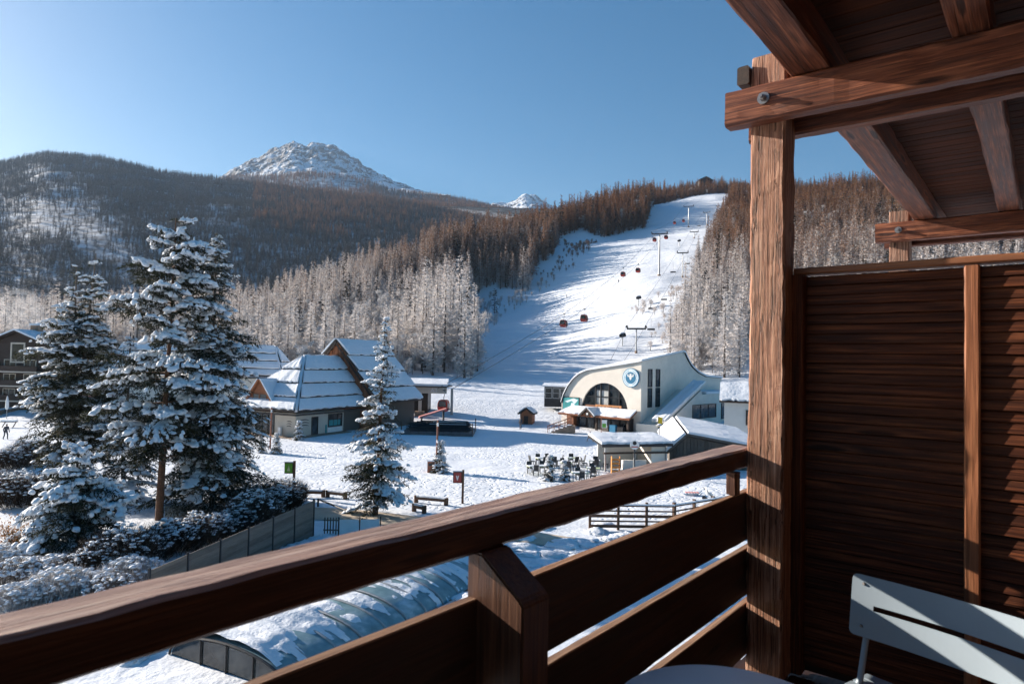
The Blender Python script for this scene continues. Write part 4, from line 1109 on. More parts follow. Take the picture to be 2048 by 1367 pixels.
# ------------------------------------------------------------------ buildings
def frame_from(p, d):
    """x along d, y the outward side (d turned left), z up"""
    d = Vector((d[0], d[1], 0)).normalized()
    return Matrix(((d.x, -d.y, 0, p[0]), (d.y, d.x, 0, p[1]), (0, 0, 1, p[2]), (0, 0, 0, 1)))
ROOFBOARD = plain('dark_roof_boards', (0.055, 0.045, 0.04), 0.8, 0.3, 3)
def course(parent, A, B, C, D, n=1, thick=0.3, lift=0.34, board=0.24, seed=0, over=-0.02, names=('roof_board', 'roof_snow'), mtl=None):
    """roof plane, top edge A-B, foot D-C, laid in n snow covered courses"""
    A, B, C, D = map(Vector, (A, B, C, D)); nrm = (C - D).cross(A - D).normalized()
    if nrm.z < 0: nrm = -nrm
    rr0 = random.Random(seed)
    for i in range(n):
        f0, f1 = i / n, min(1.0, (i + 1) / n + (0.03 if i < n - 1 else 0))
        a = A.lerp(D, f0); b = B.lerp(C, f0); c = B.lerp(C, f1) + nrm * lift * (n > 1); d = A.lerp(D, f1) + nrm * lift * (n > 1)
        m_ = MB(); m_.prism([a, b, c, d], nrm * board); bo = m_.build(names[0], mtl or ROOFBOARD, parent)
        K = 24; V = []; F = []
        for j in range(K + 1):
            u_ = j / K
            lo = d.lerp(c, u_); up_ = a.lerp(b, u_); sh = rr0.uniform(-0.30, -0.04) ; e = (lo - up_).normalized()
            lo2 = lo + e * sh
            th = thick * (1 + 0.25 * mnoise.noise((u_ * 5, seed * 3.7 + i, 0)))
            V += [up_ + nrm * (board + .003), lo2 + nrm * (board + .003), lo2 - e * 0.05 + nrm * (board + th * 0.75), up_.lerp(lo, 0.5) + nrm * (board + th), up_ + nrm * (board + th * 0.8)]
        for j in range(K):
            q = j * 5; w_ = q + 5
            F += [(q + x_, w_ + x_, w_ + (x_ + 1) % 5, q + (x_ + 1) % 5) for x_ in range(5)]
        F += [(0, 1, 2, 3, 4), tuple(K * 5 + x_ for x_ in (4, 3, 2, 1, 0))]
        s_ = MB(); s_.add(V, F); s_.build(names[1], SNOW, bo)
def wbox(name, parent, x0, x1, y0, y1, z0, z1, mtl):
    m_ = MB(); m_.box(x0, x1, y0, y1, z0, z1); return m_.build(name, mtl, parent)
def poly_wall(name, parent, poly, d, mtl):
    m_ = MB(); m_.prism(poly, d); return m_.build(name, mtl, parent)
def window(parent, o, ux, x0, x1, z0, z1, nx=2, nz=1, fmat=None, out=(0, 1, 0), depth=0.10, glass=None, fw=0.09):
    """o origin on the wall, ux unit along the wall, out outward; frame is a part, pane and bars its pieces"""
    o = Vector(o); ux = Vector(ux); out = Vector(out); up_ = Vector((0, 0, 1))
    def P(a, b, c): return o + ux * a + out * b + up_ * c
    fr = MB()
    def bar(a0, a1, c0, c1, b0=0.004, b1=depth): fr.prism([P(a0, b0, c0), P(a1, b0, c0), P(a1, b0, c1), P(a0, b0, c1)], out * (b1 - b0))
    bar(x0 - fw, x1 + fw, z1, z1 + fw); bar(x0 - fw, x1 + fw, z0 - fw, z0); bar(x0 - fw, x0, z0, z1); bar(x1, x1 + fw, z0, z1)
    for i in range(1, nx): c = x0 + (x1 - x0) * i / nx; bar(c - fw * .35, c + fw * .35, z0, z1, 0.03)
    for i in range(1, nz): c = z0 + (z1 - z0) * i / nz; bar(x0, x1, c - fw * .35, c + fw * .35, 0.034, depth - .006)
    f = fr.build('window', fmat or METAL_DARK, parent)
    pn = MB(); pn.prism([P(x0, 0.004, z0), P(x1, 0.004, z0), P(x1, 0.004, z1), P(x0, 0.004, z1)], out * 0.022); pn.build('pane', glass or GLASS, f)
    return f

# --- chalet with the hipped snow roof, and the gabled hall behind it
A0 = G(590, 874); A0.z = gz(A0)
e2 = Vector((-0.899, 0.438, 0)); e1 = Vector((0.438, 0.899, 0))
FMc = frame_from(A0, e2)
ch = empty('ticket_chalet', FMc, 'cream walled chalet with stepped snowy hip roof and triangular wooden dormer', 'chalet')
# local x = towards e2, y outward (-e1), z up
wbox('wall', ch, 0, 11, -9, 0, -0.6, 3.0, CREAM)
wbox('side_wall', ch, -0.004, 0.3, -12.5, -9.02, -0.6, 3.0, WOOD_GREY)
ez = 3.05
apex = (4.5, -6.0, 9.95); apex2 = (4.5, -12.65, 9.95)
course(ch, apex, apex2, (-0.9, -12.65, ez), (-0.9, 0.9, ez), 4, seed=1)
course(ch, apex, apex, (-0.9, 0.9, ez), (10.6, 0.9, ez), 4, seed=2)
course(ch, apex, apex2, (10.6, -12.65, ez), (10.6, 0.9, ez), 4, seed=3)
def snow_cap(parent, a, b, r=0.16):
    a = Vector(a); b = Vector(b); m_ = MB(); m_.tube([a.lerp(b, k / 9) + Vector((0, 0, 0.04 * math.sin(k * 2.3))) for k in range(10)], [r * (1 + .2 * math.sin(k * 1.7)) for k in range(10)], 8); m_.build('ridge_snow', SNOW, parent, smooth=True)
snow_cap(ch, (4.5, -5.9, 10.15), (-0.75, 0.75, 3.35), 0.24); snow_cap(ch, (4.5, -5.9, 10.15), (10.5, 0.75, 3.35), 0.24); snow_cap(ch, (4.5, -5.9, 10.2), (4.5, -12.6, 10.2), 0.22)
wbox('eave_board', ch, -0.86, 10.6, 0.86, 0.94, ez - 0.28, ez - 0.03, ROOFBOARD); wbox('eave_board', ch, -0.95, -0.87, -12.6, 0.94, ez - 0.28, ez - 0.03, ROOFBOARD)
# dormer
dm = MB(); dm.prism([(4.1, 0.15, 4.2), (8.0, 0.15, 4.2), (6.05, 0.15, 6.9)], (0, -3.4, 0)); dmo = dm.build('dormer', WOOD_GABLE, ch)
course(dmo, (6.05, 0.5, 7.0), (6.05, -3.5, 7.0), (3.75, -3.5, 4.1), (3.75, 0.5, 4.1), 1, thick=0.16, names=('dormer_roof', 'dormer_snow'), mtl=WOOD_GABLE)
course(dmo, (6.05, 0.5, 7.0), (6.05, -3.5, 7.0), (8.35, -3.5, 4.1), (8.35, 0.5, 4.1), 1, thick=0.16, seed=4, names=('dormer_roof', 'dormer_snow'), mtl=WOOD_GABLE)
window(dmo, (0, 0.155, 0), (1, 0, 0), 4.85, 6.0, 4.35, 5.2, 1, 1, WOOD_GABLE, fw=0.06); window(dmo, (0, 0.155, 0), (1, 0, 0), 6.12, 7.2, 4.35, 5.2, 1, 1, WOOD_GABLE, fw=0.06)
window(ch, (0, 0, 0), (1, 0, 0), 3.6, 6.6, 0.2, 2.7, 3, 2, METAL_DARK)
window(ch, (0, 0, 0), (1, 0, 0), 7.6, 9.6, 0.9, 2.4, 2, 1, METAL_DARK)
for k in range(3):                                       # painted wave mark on the cream walls
    for x0, y_ in ((10.0, 'f'), (0.6, 'f'), (1.6, 's')):
        m_ = MB()
        if y_ == 'f': m_.tube([(x0 + 0.9 * q, 0.012, 1.9 - k * 0.3 + 0.10 * math.sin(q * 3.1)) for q in np.linspace(0, 1, 6)], [0.01, .04, .05, .05, .04, .01], 5)
        else: m_.tube([(-0.012, -0.5 - 1.9 * q, 2.0 - k * 0.35 + 0.14 * math.sin(q * 3.1)) for q in np.linspace(0, 1, 6)], [0.01, .05, .06, .06, .05, .01], 5)
        m_.build('wave_mark', METAL_DARK, ch)
side = (-1, 0, 0)
window(ch, (0, 0, 0), (0, -1, 0), 2.9, 3.9, 0.0, 2.3, 1, 1, WOOD_DARK, out=side)
window(ch, (0, 0, 0), (0, -1, 0), 6.0, 8.6, 0.9, 2.5, 3, 1, METAL_DARK, out=side)
m_ = MB(); m_.box(-0.05, -0.012, -8.7, -5.9, 0.0, 0.85); m_.build('counter_panel', WHITE, ch)
m_ = MB(); m_.box(-0.07, -0.04, -8.3, -6.1, 1.0, 1.75); m_.build('poster', TEAL, ch)
m_ = MB(); m_.box(-0.05, -0.012, -5.7, -5.4, 0.0, 1.2); m_.build('poster', TEAL, ch)
m_ = MB(); m_.box(-1.4, 11.6, 0.1, 1.6, -0.5, 0.12); m_.box(-1.5, -0.1, -9, 0.1, -0.5, 0.115); m_.build('plinth', STONE, ch)
m_ = MB(); m_.box(2.0, 2.45, 0.2, 0.5, 0.12, 1.2); m_.build('meter_box', WHITE, ch)

hall = empty('gabled_hall', frame_from(A0 + e1 * 12.75 + e2 * -2.6, e2), 'tall hall with orange board gable and stepped snowy roof behind the chalet', 'hall')
pk = 7.1
m_ = MB()
n_ = 26
for i in range(n_):
    x0 = i * 14.2 / n_; x1 = (i + 1) * 14.2 / n_ - 0.03
    def gzf(x): return 4.3 + (12.4 - 4.3) * (1 - abs(x - pk) / pk)
    mm = MB(); d_ = 0.05 if i % 2 else 0.0
    mm.prism([(x0, -0.25, -0.5), (x1, -0.25, -0.5), (x1, -0.25, gzf(x1)), ((x0 + x1) / 2, -0.25, max(gzf(x0), gzf(x1), gzf((x0 + x1) / 2))), (x0, -0.25, gzf(x0))], (0, 0.22 + d_, 0)); mm.build('gable_board', WOOD_GABLE, hall)
wbox('wall', hall, 0.1, 14.1, -9.6, -0.27, -0.6, 4.2, WOOD_GREY)
course(hall, (pk, 0.55, 12.6), (pk, -10.2, 12.6), (-0.8, -10.2, 3.6), (-0.8, 0.55, 3.6), 4, seed=5)
course(hall, (pk, 0.55, 12.6), (pk, -10.2, 12.6), (15.0, -10.2, 3.6), (15.0, 0.55, 3.6), 4, seed=6)
m_ = MB(); m_.prism([(pk, 0.60, 12.5), (pk, 0.60, 12.1), (-0.8, 0.60, 3.2), (-0.8, 0.60, 3.6)], (0, 0.06, 0)); m_.build('barge_board', WOOD_DARK, hall)
m_ = MB(); m_.prism([(pk, 0.60, 12.5), (pk, 0.60, 12.1), (15, 0.60, 3.2), (15, 0.60, 3.6)], (0, 0.06, 0)); m_.build('barge_board', WOOD_DARK, hall)

# --- low snow roofed building left of the chalet
q = W(400, 768, 106); q.z = gz(q)
lo = empty('low_shop', frame_from((W(560, 770, 108).x, 108, q.z), Vector((-1, -0.06, 0))), 'low building with four snow covered roof steps left of the chalet', 'building')
wbox('wall', lo, 0.3, 26, -7, -0.1, -1, 5.9, BEIGE)
course(lo, (2.2, -4.0, 11.0), (27, -4.0, 11.0), (27, 0.7, 6.0), (-0.4, 0.7, 6.0), 4, seed=8)
course(lo, (2.2, -4.0, 11.0), (27, -4.0, 11.0), (27, -8, 6.0), (-0.4, -8, 6.0), 4, seed=9)
course(lo, (2.2, -4.0, 11.0), (2.2, -4.02, 11.0), (-0.4, -8, 6.0), (-0.4, 0.7, 6.0), 2, seed=10)
snow_cap(lo, (2.2, -4, 11.2), (-0.3, 0.6, 6.3), 0.24); snow_cap(lo, (2.2, -4, 11.2), (27, -4, 11.2), 0.2)
window(lo, (0, -0.1, 0), (1, 0, 0), 3, 7, 1.0, 3.2, 3, 1, WOOD_DARK)

# --- timber house on the left edge
q = W(18, 815, 106)
lh = empty('timber_house', frame_from((W(150, 815, 106).x, 106, 0.0), Vector((-1, 0.12, 0))), 'dark timber house with pale balcony bands and a snowy gable roof', 'house')
# x runs left from the right corner
wx = (W(150, 815, 106) - W(18, 815, 106)).length
poly_wall('wall', lh, [(0, 0, -0.5), (2 * wx, 0, -0.5), (2 * wx, 0, 9.2), (wx, 0, 13.0), (0, 0, 9.2)], (0, -10, 0), WOOD_DARK)
course(lh, (wx, 0.9, 13.15), (wx, -10.5, 13.15), (-1.0, -10.5, 8.75), (-1.0, 0.9, 8.75), 1, seed=12, mtl=WOOD_DARK)
course(lh, (wx, 0.9, 13.15), (wx, -10.5, 13.15), (2 * wx + 1, -10.5, 8.75), (2 * wx + 1, 0.9, 8.75), 1, seed=13, mtl=WOOD_DARK)
for z_ in (1.9, 4.3, 6.6):
    wbox('balcony_band', lh, 6.2, 2 * wx, 0.02, 0.95, z_, z_ + 0.2, CREAM); wbox('balcony_front', lh, 6.2, 2 * wx, 0.87, 0.93, z_ + 0.2, z_ + 1.1, WOOD_DARK)
    window(lh, (0, 0.0, 0), (1, 0, 0), 7.2, 9.2, z_ + 0.3, z_ + 2.0, 2, 1, CREAM)
    window(lh, (0, 0.0, 0), (1, 0, 0), 10.8, 12.8, z_ + 0.3, z_ + 2.0, 2, 1, CREAM)
window(lh, (0, 0.0, 0), (1, 0, 0), wx - 1.1, wx + 1.0, 8.4, 11.2, 1, 1, CREAM, fw=0.25)
wbox('pale_wall', lh, 4.0, 6.2, 0.01, 0.25, -0.5, 5.6, CREAM)
m_ = MB(); m_.box(wx - 0.7, wx + 0.7, -4, -3, 12.0, 14.4); cho = m_.build('chimney', STONE, lh)
m_ = MB(); m_.box(wx - 0.85, wx + 0.85, -4.1, -2.9, 14.404, 14.75); m_.build('chimney_snow', SNOW, cho)
q = W(110, 712, 125)
rb = empty('snowy_roof_house', frame_from((q.x + 6, 125, 0), Vector((-1, 0, 0))), 'plain house with a smooth snowy roof behind the timber house', 'house')
wbox('wall', rb, 0, 9, -7, 0, -1, 9.0, BEIGE)
course(rb, (0, -3.5, 13), (9, -3.5, 13), (9, 0.6, 9.0), (0, 0.6, 9.0), 1, seed=15); course(rb, (0, -3.5, 13), (9, -3.5, 13), (9, -7.6, 9.0), (0, -7.6, 9.0), 1, seed=16)
# salmon kiosk behind the twin fir
q = G(100, 838)
kk_ = empty('salmon_kiosk', frame_from((q.x + 4, q.y, 0), Vector((-1, 0.2, 0))), 'small salmon pink kiosk behind the twin topped fir', 'kiosk')
wbox('wall', kk_, 0, 3.4, -3, 0, -0.3, 3.4, PALE_RED); wbox('wall', kk_, 3.42, 7.0, -3, -0.3, -0.3, 2.6, WOOD_DARK)
course(kk_, (-0.3, -1.5, 4.6), (3.7, -1.5, 4.6), (3.7, 0.4, 3.4), (-0.3, 0.4, 3.4), 1, seed=17); course(kk_, (3.4, -3, 2.9), (7.3, -3, 2.9), (7.3, 0.3, 2.6), (3.4, 0.3, 2.6), 1, seed=18)
window(kk_, (0, 0, 0), (1, 0, 0), 1.0, 2.2, 0.4, 2.2, 1, 1, WHITE)

# --- ski centre with the arched window
C0 = G(1281, 866); C0.z = 0
d1 = Vector((-0.73, 0.68, 0)).normalized()
FMs = frame_from(C0, d1)
sk = empty('ski_centre', FMs, 'beige ski centre with sweeping roofline, arched window and round blue emblem', 'building')
topL = lambda s: float(np.interp(s, [-.3, 0, 3, 6.3, 9.6, 11.2, 12.3, 13.3, 14.1, 14.7], [10.5, 10.4, 9.9, 9.4, 8.9, 8.3, 7.5, 6.4, 5.2, 3.6]))
topR = lambda t: float(np.interp(t, [0, 12.5, 13.6, 15, 17.2, 20, 26], [10.4, 12.1, 10.9, 9.8, 8.8, 8.1, 7.8]))
ac, aa, ah, az0 = 6.5, 4.3, 4.55, 2.5
def arch(s): return az0 + ah * math.sqrt(max(0, 1 - ((s - ac) / aa) ** 2))
fw_ = MB(); ss = sorted(set(list(np.linspace(0, 14.7, 60)) + list(ac + aa * np.sin(np.linspace(-math.pi / 2, math.pi / 2, 41)))))
for a, b in zip(ss[:-1], ss[1:]):
    mid = (a + b) / 2
    if abs(mid - ac) < aa:
        fw_.add([(a, 0, -0.5), (b, 0, -0.5), (b, 0, az0), (a, 0, az0)], [(0, 1, 2, 3)]); fw_.add([(a, 0, arch(a)), (b, 0, arch(b)), (b, 0, topL(b)), (a, 0, topL(a))], [(0, 1, 2, 3)])
        fw_.add([(a, 0, arch(a)), (b, 0, arch(b)), (b, -0.45, arch(b)), (a, -0.45, arch(a))], [(0, 1, 2, 3)])
    else: fw_.add([(a, 0, -0.5), (b, 0, -0.5), (b, 0, topL(b)), (a, 0, topL(a))], [(0, 1, 2, 3)])
fw_.build('facade_wall', BEIGE, sk)
rw = MB(); tt = list(np.linspace(0, 26, 53))
for a, b in zip(tt[:-1], tt[1:]): rw.add([(0, -a, -0.5), (0, -b, -0.5), (0, -b, topR(b)), (0, -a, topR(a))], [(0, 1, 2, 3)])
rw.build('side_wall', BEIGE, sk)
ro = MB(); sg = list(np.linspace(-0.25, 14.7, 34)); tg_ = [-0.3] + list(np.linspace(0, 26, 40))
for lay, dz_ in ((0, 0.0), (1, 0.30)):
    base = ro.n
    for s_ in sg:
        for t_ in tg_: ro.v.append((s_, -t_, max(3.4, topL(s_) + topR(max(t_, 0)) - 10.4) + dz_ + (0.05 * mnoise.noise((s_ * .8, t_ * .8, 0)) if lay else 0))); ro.n += 1
    nT = len(tg_)
    for i in range(len(sg) - 1):
        for j in range(nT - 1): q = base + i * nT + j; ro.f.append((q, q + 1, q + nT + 1, q + nT)); ro.m.append(lay)
nA = len(sg) * len(tg_); nT = len(tg_)
for i in range(len(sg) - 1): ro.f += [(i * nT, (i + 1) * nT, nA + (i + 1) * nT, nA + i * nT)]; ro.m.append(1)
for j in range(nT - 1): ro.f += [(j, j + 1, nA + j + 1, nA + j)]; ro.m.append(1)
ro.build('roof', [METAL_DARK, SNOW], sk, smooth=False)
gp = MB(); gp.add([(ac, -0.30, az0)] + [(s_, -0.30, arch(s_)) for s_ in ac + aa * np.sin(np.linspace(-math.pi / 2, math.pi / 2, 41))], [(0, k, k + 1) for k in range(1, 41)])
aw = gp.build('arch_window', GLASS, sk)
for s_ in (ac - 2.6, ac - 0.75, ac + 0.75, ac + 1.7): wbox('mullion', aw, s_ - .08, s_ + .08, -0.28, -0.14, az0, arch(s_), METAL_DARK)
for z_ in (3.6, 4.9, 6.0):
    half = aa * math.sqrt(max(0, 1 - ((z_ - az0) / ah) ** 2)); wbox('transom', aw, ac - half, ac + half, -0.27, -0.16, z_ - .06, z_ + .06, METAL_DARK)
for x0, x1 in ((ac - .66, ac + .66), (ac + .85, ac + 1.6)):
    for z0, z1 in ((3.7, 4.8), (5.0, 5.9)): wbox('blind', aw, x0, x1, -0.295, -0.285, z0, z1, CURTAIN)
sb = MB(); sb.box(3.3, 8.0, 0.02, 0.14, 2.62, 3.75); sbo = sb.build('sign_board', SIGN_WOOD, sk)
rs_ = random.Random(3)
for row, z_ in enumerate((3.38, 2.92)):                      # the faded lettering can no longer be made out
    x_ = 7.6
    while x_ > 3.8:
        w_ = rs_.uniform(0.10, 0.24)
        if rs_.random() > 0.18: wbox('lettering', sbo, x_ - w_, x_, 0.141, 0.15, z_ - rs_.uniform(.08, .16), z_ + rs_.uniform(.08, .16), WOOD_DARK)
        x_ -= w_ + 0.09
wbox('dark_board', sk, 8.05, 9.9, 0.02, 0.10, 2.6, 3.6, WOOD_GABLE)
# round emblem
def disc(name, parent, r, y, mtl, th=0.05):
    m_ = MB(); n = 48; m_.tube([(1.65, y, 8.0), (1.65, y + th, 8.0)], r, n); return m_.build(name, mtl, parent)
eo = disc('emblem', sk, 1.42, 0.05, TEAL_BLUE, 0.22)
disc('emblem_ring', eo, 1.32, 0.262, PALE_BLUE, 0.02); disc('emblem_field', eo, 0.86, 0.288, TEAL_BLUE, 0.02)
bird = [(0, -0.42), (0.17, -0.2), (0.2, 0.05), (0.5, 0.1), (0.55, 0.42), (0.42, 0.55), (0.32, 0.25), (0.2, 0.2), (0.12, 0.62), (0, 0.5), (-0.12, 0.62), (-0.2, 0.2), (-0.32, 0.25), (-0.42, 0.55), (-0.55, 0.42), (-0.5, 0.1), (-0.2, 0.05), (-0.17, -0.2)]
m_ = MB(); m_.prism([(1.65 + a, 0.312, 8.05 + b) for a, b in bird], (0, 0.015, 0)); m_.build('emblem_bird', WHITE, eo)
for k in range(34):
    a = k * 2 * math.pi / 34
    if 0.1 < (k % 17) / 17 < 0.9: m_ = MB(); m_.box(-.035, .035, 0.285, 0.293, -.08, .08, M=Matrix.Translation((1.65 + 1.08 * math.sin(a), 0, 8.0 + 1.08 * math.cos(a))) @ Matrix.Rotation(a, 4, 'Y')); m_.build('emblem_lettering', TEAL_BLUE, eo)
for t_ in (2.35, 4.6):
    for z0, z1 in ((6.75, 9.25), (3.75, 6.45)): window(sk, (0, 0, 0), (0, -1, 0), t_ - 0.5, t_ + 0.5, z0, z1, 1, 3, METAL_DARK, out=side)
# poster on the facade's low end
wbox('poster_panel', sk, 11.1, 14.4, 0.02, 0.16, 2.5, 4.6, METAL_DARK)
po = MB(); po.box(11.2, 14.3, 0.162, 0.175, 2.6, 4.5); poo = po.build('poster', TEAL, sk)
m_ = MB(); m_.prism([(11.3, 0.18, 4.2), (12.2, 0.18, 4.45), (13.9, 0.18, 3.9), (13.4, 0.18, 3.7), (12.6, 0.18, 4.0), (11.9, 0.18, 3.6)], (0, .01, 0)); m_.build('poster_print', PALE_BLUE, poo)
m_ = MB(); m_.prism([(11.9, 0.178, 2.65), (12.9, 0.178, 2.65), (12.6, 0.178, 3.7), (12.0, 0.178, 3.7)], (0, .008, 0)); m_.build('poster_print', PALE_BLUE, poo)
# shop front under the canopy
wbox('shop_front', sk, 1.2, 11.0, 0.01, 1.0, -0.4, 2.0, WOOD_DARK)
for k in range(6): window(sk, (0, 1.0, 0), (1, 0, 0), 1.6 + k * 1.5, 2.8 + k * 1.5, 0.15, 1.75, 1, 1, METAL_DARK)
wbox('shop_pillar', sk, 10.9, 12.2, 0.02, 1.8, -0.4, 2.1, WOOD_GABLE); wbox('shop_pillar', sk, 0.5, 0.8, 2.2, 2.5, -0.4, 2.0, WOOD_DARK); wbox('shop_pillar', sk, 6.0, 6.3, 2.2, 2.5, -0.4, 2.0, WOOD_DARK)
course(sk, (0.6, 0.05, 2.95), (12.4, 0.05, 2.95), (13.0, 3.0, 2.0), (0.0, 3.0, 2.0), 1, thick=0.25, seed=21, names=('canopy', 'canopy_snow'), mtl=WOOD_GABLE)
gb = MB(); gb.prism([(6.3, 3.05, 2.0), (8.5, 3.05, 2.0), (7.4, 3.05, 2.95)], (0, -2.0, 0)); gbo = gb.build('porch_gable', WOOD_GABLE, sk)
course(gbo, (7.4, 3.3, 3.1), (7.4, 0.6, 3.1), (6.0, 0.6, 1.95), (6.0, 3.3, 1.95), 1, thick=0.14, seed=22, names=('porch_roof', 'porch_snow'))
course(gbo, (7.4, 3.3, 3.1), (7.4, 0.6, 3.1), (8.8, 0.6, 1.95), (8.8, 3.3, 1.95), 1, thick=0.14, seed=23, names=('porch_roof', 'porch_snow'))
m_ = MB(); m_.tube([(7.3, 3.1, 2.4), (7.3, 3.16, 2.4)], 0.33, 20); rd = m_.build('porch_sign', METAL_DARK, sk); m_ = MB(); m_.tube([(7.3, 3.162, 2.46), (7.3, 3.17, 2.46)], 0.17, 14); m_.build('porch_sign_mark', WHITE, rd)
wbox('terrace_step', sk, 0, 12.5, 1.0, 4.2, -0.5, -0.02, WOOD_GREY)
for k in range(3): wbox('goods_rack', sk, 1.2 + k * 1.3, 2.2 + k * 1.3, 2.3, 2.8, 0.0, 0.9 + 0.2 * (k % 2), [METAL_DARK, TEAL_BLUE, WOOD_GREY][k])
# stepped side wing with the sloping snow covered parapet
poly_wall('wing_wall', sk, [(-4, -0.6, -0.5), (-4, -0.6, 1.7), (-4, -10.6, 6.2), (-4, -11.0, 5.6), (-4, -24, 5.6), (-4, -24, -0.5)], (3.98, 0, 0), BEIGE)
course(sk, (-2.0, -12.0, 7.2), (-4.1, -12.0, 7.2), (-4.1, 0.2, 1.75), (-2.0, 0.2, 1.75), 1, thick=0.4, seed=24, names=('parapet', 'parapet_snow'), mtl=BEIGE)
m_ = MB(); m_.box(-4.1, 0, -24.1, -12.2, 5.62, 5.95); m_.build('wing_roof_snow', SNOW, sk)
window(sk, (-4, 0, 0), (0, -1, 0), 8.0, 15.6, 2.0, 4.0, 3, 1, METAL_DARK, out=side); window(sk, (-4, 0, 0), (0, -1, 0), 17.6, 18.8, 1.6, 4.0, 1, 1, METAL_DARK, out=side)
for k in range(3): m_ = MB(); m_.box(-4.02, -4.008, -(10.1 + k * 2.55), -(8.3 + k * 2.5), 2.1, 3.1); m_.build('blind', CURTAIN, sk)
wbox('stair_well', sk, -3.5, -0.02, -1.0, 1.3, -0.5, 1.5, BEIGE)
# dark kiosk beside the facade
q = ground_at(1092, 834)
dk = empty('glass_kiosk', frame_from((W(1135, 830, 112).x, 112, q.z), Vector((-1, 0.1, 0))), 'dark glazed kiosk with a snowy flat roof left of the ski centre', 'kiosk')
wbox('wall', dk, 0, 4.0, -3, -0.2, -0.8, 2.6, METAL_DARK)
for k in range(3): window(dk, (0, -0.2, 0), (1, 0, 0), 0.2 + k * 1.3, 1.2 + k * 1.3, 0.7, 2.3, 1, 2, METAL_GREY)
m_ = MB(); m_.prism([(-.3, 0.3, 2.62), (4.4, 0.3, 2.62), (4.2, -3.3, 2.9), (-.3, -3.3, 2.9)], (0, 0, 0.25)); m_.build('roof_snow', SNOW, dk)
# white house behind the wing
q = W(1470, 860, 88)
wh = empty('white_house', frame_from((W(1545, 860, 86).x, 86, 0), Vector((-1, 0.35, 0))), 'white walled house with a small snowy roof beside the balcony post', 'house')
wbox('wall', wh, 0, 6.0, -8, 0, -0.5, 5.2, WHITE_WALL); wbox('base', wh, -0.03, 6.03, -8, 0.03, -0.5, 0.8, STONE)
course(wh, (-0.5, -3, 7.4), (6.6, -3, 7.4), (6.6, 0.7, 5.2), (-0.5, 0.7, 5.2), 1, seed=26, mtl=WOOD_DARK)
window(wh, (0, 0, 0), (1, 0, 0), 2.0, 3.2, 2.4, 4.2, 1, 1, WOOD_DARK)
# grey shed
ap = W(1375, 871, 65); bk_ = W(1350, 838, 84.6)
dsh = Vector((bk_.x - ap.x, bk_.y - ap.y, 0)).normalized()
sh = empty('grey_shed', frame_from((ap.x, ap.y, 0), Vector((-dsh.y, dsh.x, 0))), 'grey board shed with snow on its lopsided gable roof behind the railing', 'shed')
# x to the left of the ridge, y towards the viewer
za = ap.z
n_ = 26
for i in range(n_):
    x0 = 1.7 - i * 8.7 / n_; x1 = x0 - 8.7 / n_ + 0.025
    zf = lambda x: za - 0.1 - (x * 0.95 if x > 0 else -x * 0.16)
    mm = MB(); mm.prism([(x0, -0.05, -0.5), (x1, -0.05, -0.5), (x1, -0.05, zf(x1)), (x0, -0.05, zf(x0))], (0, -0.06 - 0.03 * (i % 2), 0)); mm.build('board', WOOD_GREY, sh)
wbox('body', sh, -7.0, 1.6, -19, -0.2, -0.5, 1.2, WOOD_GREY)
course(sh, (0, 0.3, za), (0, -19.5, za), (2.0, -19.5, za - 1.9), (2.0, 0.3, za - 1.9), 1, seed=27, mtl=WOOD_GREY); course(sh, (0, 0.3, za), (0, -19.5, za), (-7.5, -19.5, za - 1.15), (-7.5, 0.3, za - 1.15), 1, seed=28, mtl=WOOD_GREY)
# open pavilion on the square
pv0 = G(1209, 943); pv1 = Vector((W(1335, 935, 63).x, 63, 0))
dpv = (pv1 - pv0); Lp = dpv.length
pv = empty('open_pavilion', frame_from(pv1, -dpv), 'open fronted drinks pavilion with a flat snowy roof beside the terrace', 'pavilion')
# x from right to left end, y outward to the viewer
wbox('wall', pv, 0, Lp - 0.6, -3.4, -3.2, -0.3, 2.1, WHITE_WALL); wbox('side_wall', pv, 0, 1.6, -3.2, -0.2, -0.3, 2.2, BEIGE)
for x_ in (0.05, Lp * 0.52, Lp - 0.15): wbox('pillar', pv, x_, x_ + 0.14, -0.14, 0, -0.3, 2.2, METAL_GREY)
wbox('front_beam', pv, -0.1, Lp + 0.1, -0.18, 0.04, 1.62, 1.78, WOOD_DARK)
course(pv, (-0.4, -3.9, 2.75), (Lp + 0.2, -3.9, 2.75), (Lp + 0.4, 0.3, 2.3), (-0.4, 0.3, 2.3), 1, thick=0.28, seed=30, mtl=METAL_DARK)
wbox('counter', pv, 1.8, Lp - 2.2, -1.2, -0.8, -0.3, 0.9, WHITE_WALL)
# hut on the slope's foot
q = ground_at(1052, 852)
ht = empty('wooden_hut', frame_from((q.x + 0.9, q.y, q.z), Vector((-1, 0.25, 0))), 'tiny red brown wooden hut with a snowy gable roof at the slope foot', 'hut')
poly_wall('wall', ht, [(0, 0, -0.3), (1.9, 0, -0.3), (1.9, 0, 1.6), (0.95, 0, 2.3), (0, 0, 1.6)], (0, -2.2, 0), WOOD_GABLE)
course(ht, (0.95, 0.2, 2.4), (0.95, -2.4, 2.4), (-0.3, -2.4, 1.5), (-0.3, 0.2, 1.5), 1, thick=0.14, seed=31); course(ht, (0.95, 0.2, 2.4), (0.95, -2.4, 2.4), (2.2, -2.4, 1.5), (2.2, 0.2, 1.5), 1, thick=0.14, seed=32)
wbox('door', ht, 0.6, 1.3, 0.005, 0.05, -0.25, 1.3, WOOD_DARK)

